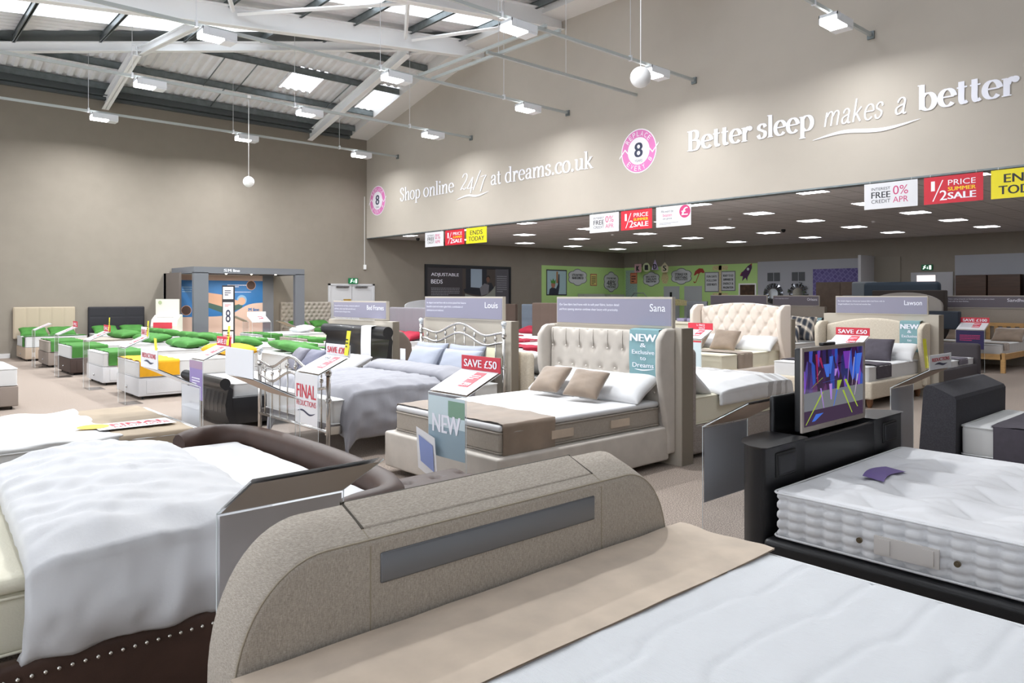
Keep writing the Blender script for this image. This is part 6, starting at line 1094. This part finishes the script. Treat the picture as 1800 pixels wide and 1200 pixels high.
# kids furniture line
t = thing('desk', 'long pale desk against the lime wall with small things on it', 'desk', (25.5, 22.6, 0)); part('top', MB().box(24.3, 27.4, 22.3, 22.9, 1.2, 1.25), CLW, t); part('hutch', MB().box(24.4, 25.8, 22.5, 22.9, 1.25, 1.72).box(26.2, 27.2, 22.5, 22.9, 1.25, 1.7), mat('hutch_grey', 'A5AAA0', .6), t)
for x in (24.35, 27.3): part('leg', MB().box(x, x+.06, 22.3, 22.9, 0, 1.2), CLW, t)
for i, (x, c, lb) in enumerate([(25.3, 'B04A6A', 'pink doll box'), (25.95, '4A4550', 'dark book stack'), (26.1, '6C4A6A', 'plum box')]): single('toy_box', MB().box(x, x+.14, 22.3, 22.42, 1.251, 1.5), mat('toy_'+c, c, .6), lb+' standing on the pale desk of the kids corner', 'toy')
t = thing('metal_bunk', 'grey tubular bed end before the lime wall under the dream cloud', 'bed', (27, 21.0, 0)); m_ = MB(); P_ = [(27.0, 21.9, 0), (27.0, 21.9, 1.6), (27.0, 21.75, 1.76), (27.0, 21.2, 1.76), (27.0, 21.05, 1.6), (27.0, 21.05, 0)]; m_.tube(P_, .02, 8); part('frame', m_, mat('tube_grey', '8C8F92', .4, .5), t); part('crossbar', MB().tube([(27, 21.9, 1.45), (27, 21.05, 1.45)], .012, 6).tube([(27, 21.9, .9), (27, 21.05, .9)], .012, 6), MATS['tube_grey'], t)
t = thing('dressing_table', 'cream dressing table with mirror right of the Sana sign', 'dressing table', (15.5, 10.8, 0)); part('top', MB().box(15.2, 16.0, 10.2, 11.4, .95, 1.0), CREAM, t); part('mirror', MB().box(15.9, 15.94, 10.5, 11.1, 1.02, 1.5), mat('dull_mirror', '8D9298', .2, .8), t); part('body', MB().box(15.25, 15.95, 10.25, 11.35, .2, .95), CREAM, t)
for y in (10.3, 11.3): part('leg', MB().box(15.3, 15.36, y-.03, y+.03, 0, .2), CREAM, t)
for i, y in enumerate((10.5, 10.8)): single('folded_towel', MB().soft(15.35, 15.6, y, y+.22, 1.001, 1.08, .02, (1, 1, 1)), mat('towel_lilac', '9A93B0', .8), 'folded lilac towel on the cream dressing table, %s' % ('right' if i == 0 else 'left'), 'towel')
single('display_screen', MB().soft(15.6, 15.7, 9.4, 10.1, 0, 1.42, .01, (1, 1, 1)), BLK, 'black display panel beside the cream diamond buttoned headboard', 'display')
struct('trim_12', MB().prism([(18.0, 1.2), (21.5, 1.2), (21.5, 1.35), (21.2, 1.5), (20.9, 1.42), (20.4, 1.62), (19.9, 1.5), (19.4, 1.48), (18.9, 1.4), (18.0, 1.36)], 'x', XK-.9, XK-.88), HON)
# ================================================================== camera, daylight, exposure
cd = bpy.data.cameras.new('camera'); cam = bpy.data.objects.new('camera', cd); COL.objects.link(cam); SC.camera = cam
cam.location = (0, 0, 1.65); cam.rotation_euler = (math.radians(90), 0, math.radians(48.3-90)); cd.sensor_width = 36; cd.lens = 1291/1800*36; cd.shift_y = -81/1800; cd.clip_start = .05; cd.clip_end = 200
w = bpy.data.worlds.new('daylight'); SC.world = w; w.use_nodes = True
bg = w.node_tree.nodes['Background']; bg.inputs[0].default_value = (.93, .965, 1., 1); bg.inputs[1].default_value = 2.7
SC.view_settings.view_transform = 'Standard'; SC.view_settings.look = 'None'; SC.view_settings.gamma = 1; SC.view_settings.exposure = .12
SC.view_settings.use_curve_mapping = False
SC.cycles.max_bounces = 7; SC.cycles.diffuse_bounces = 4; SC.cycles.glossy_bounces = 3; SC.cycles.transparent_max_bounces = 16; SC.cycles.transmission_bounces = 4
SC.cycles.sample_clamp_indirect = 6; SC.cycles.use_denoising = True; SC.cycles.caustics_reflective = False; SC.cycles.caustics_refractive = False
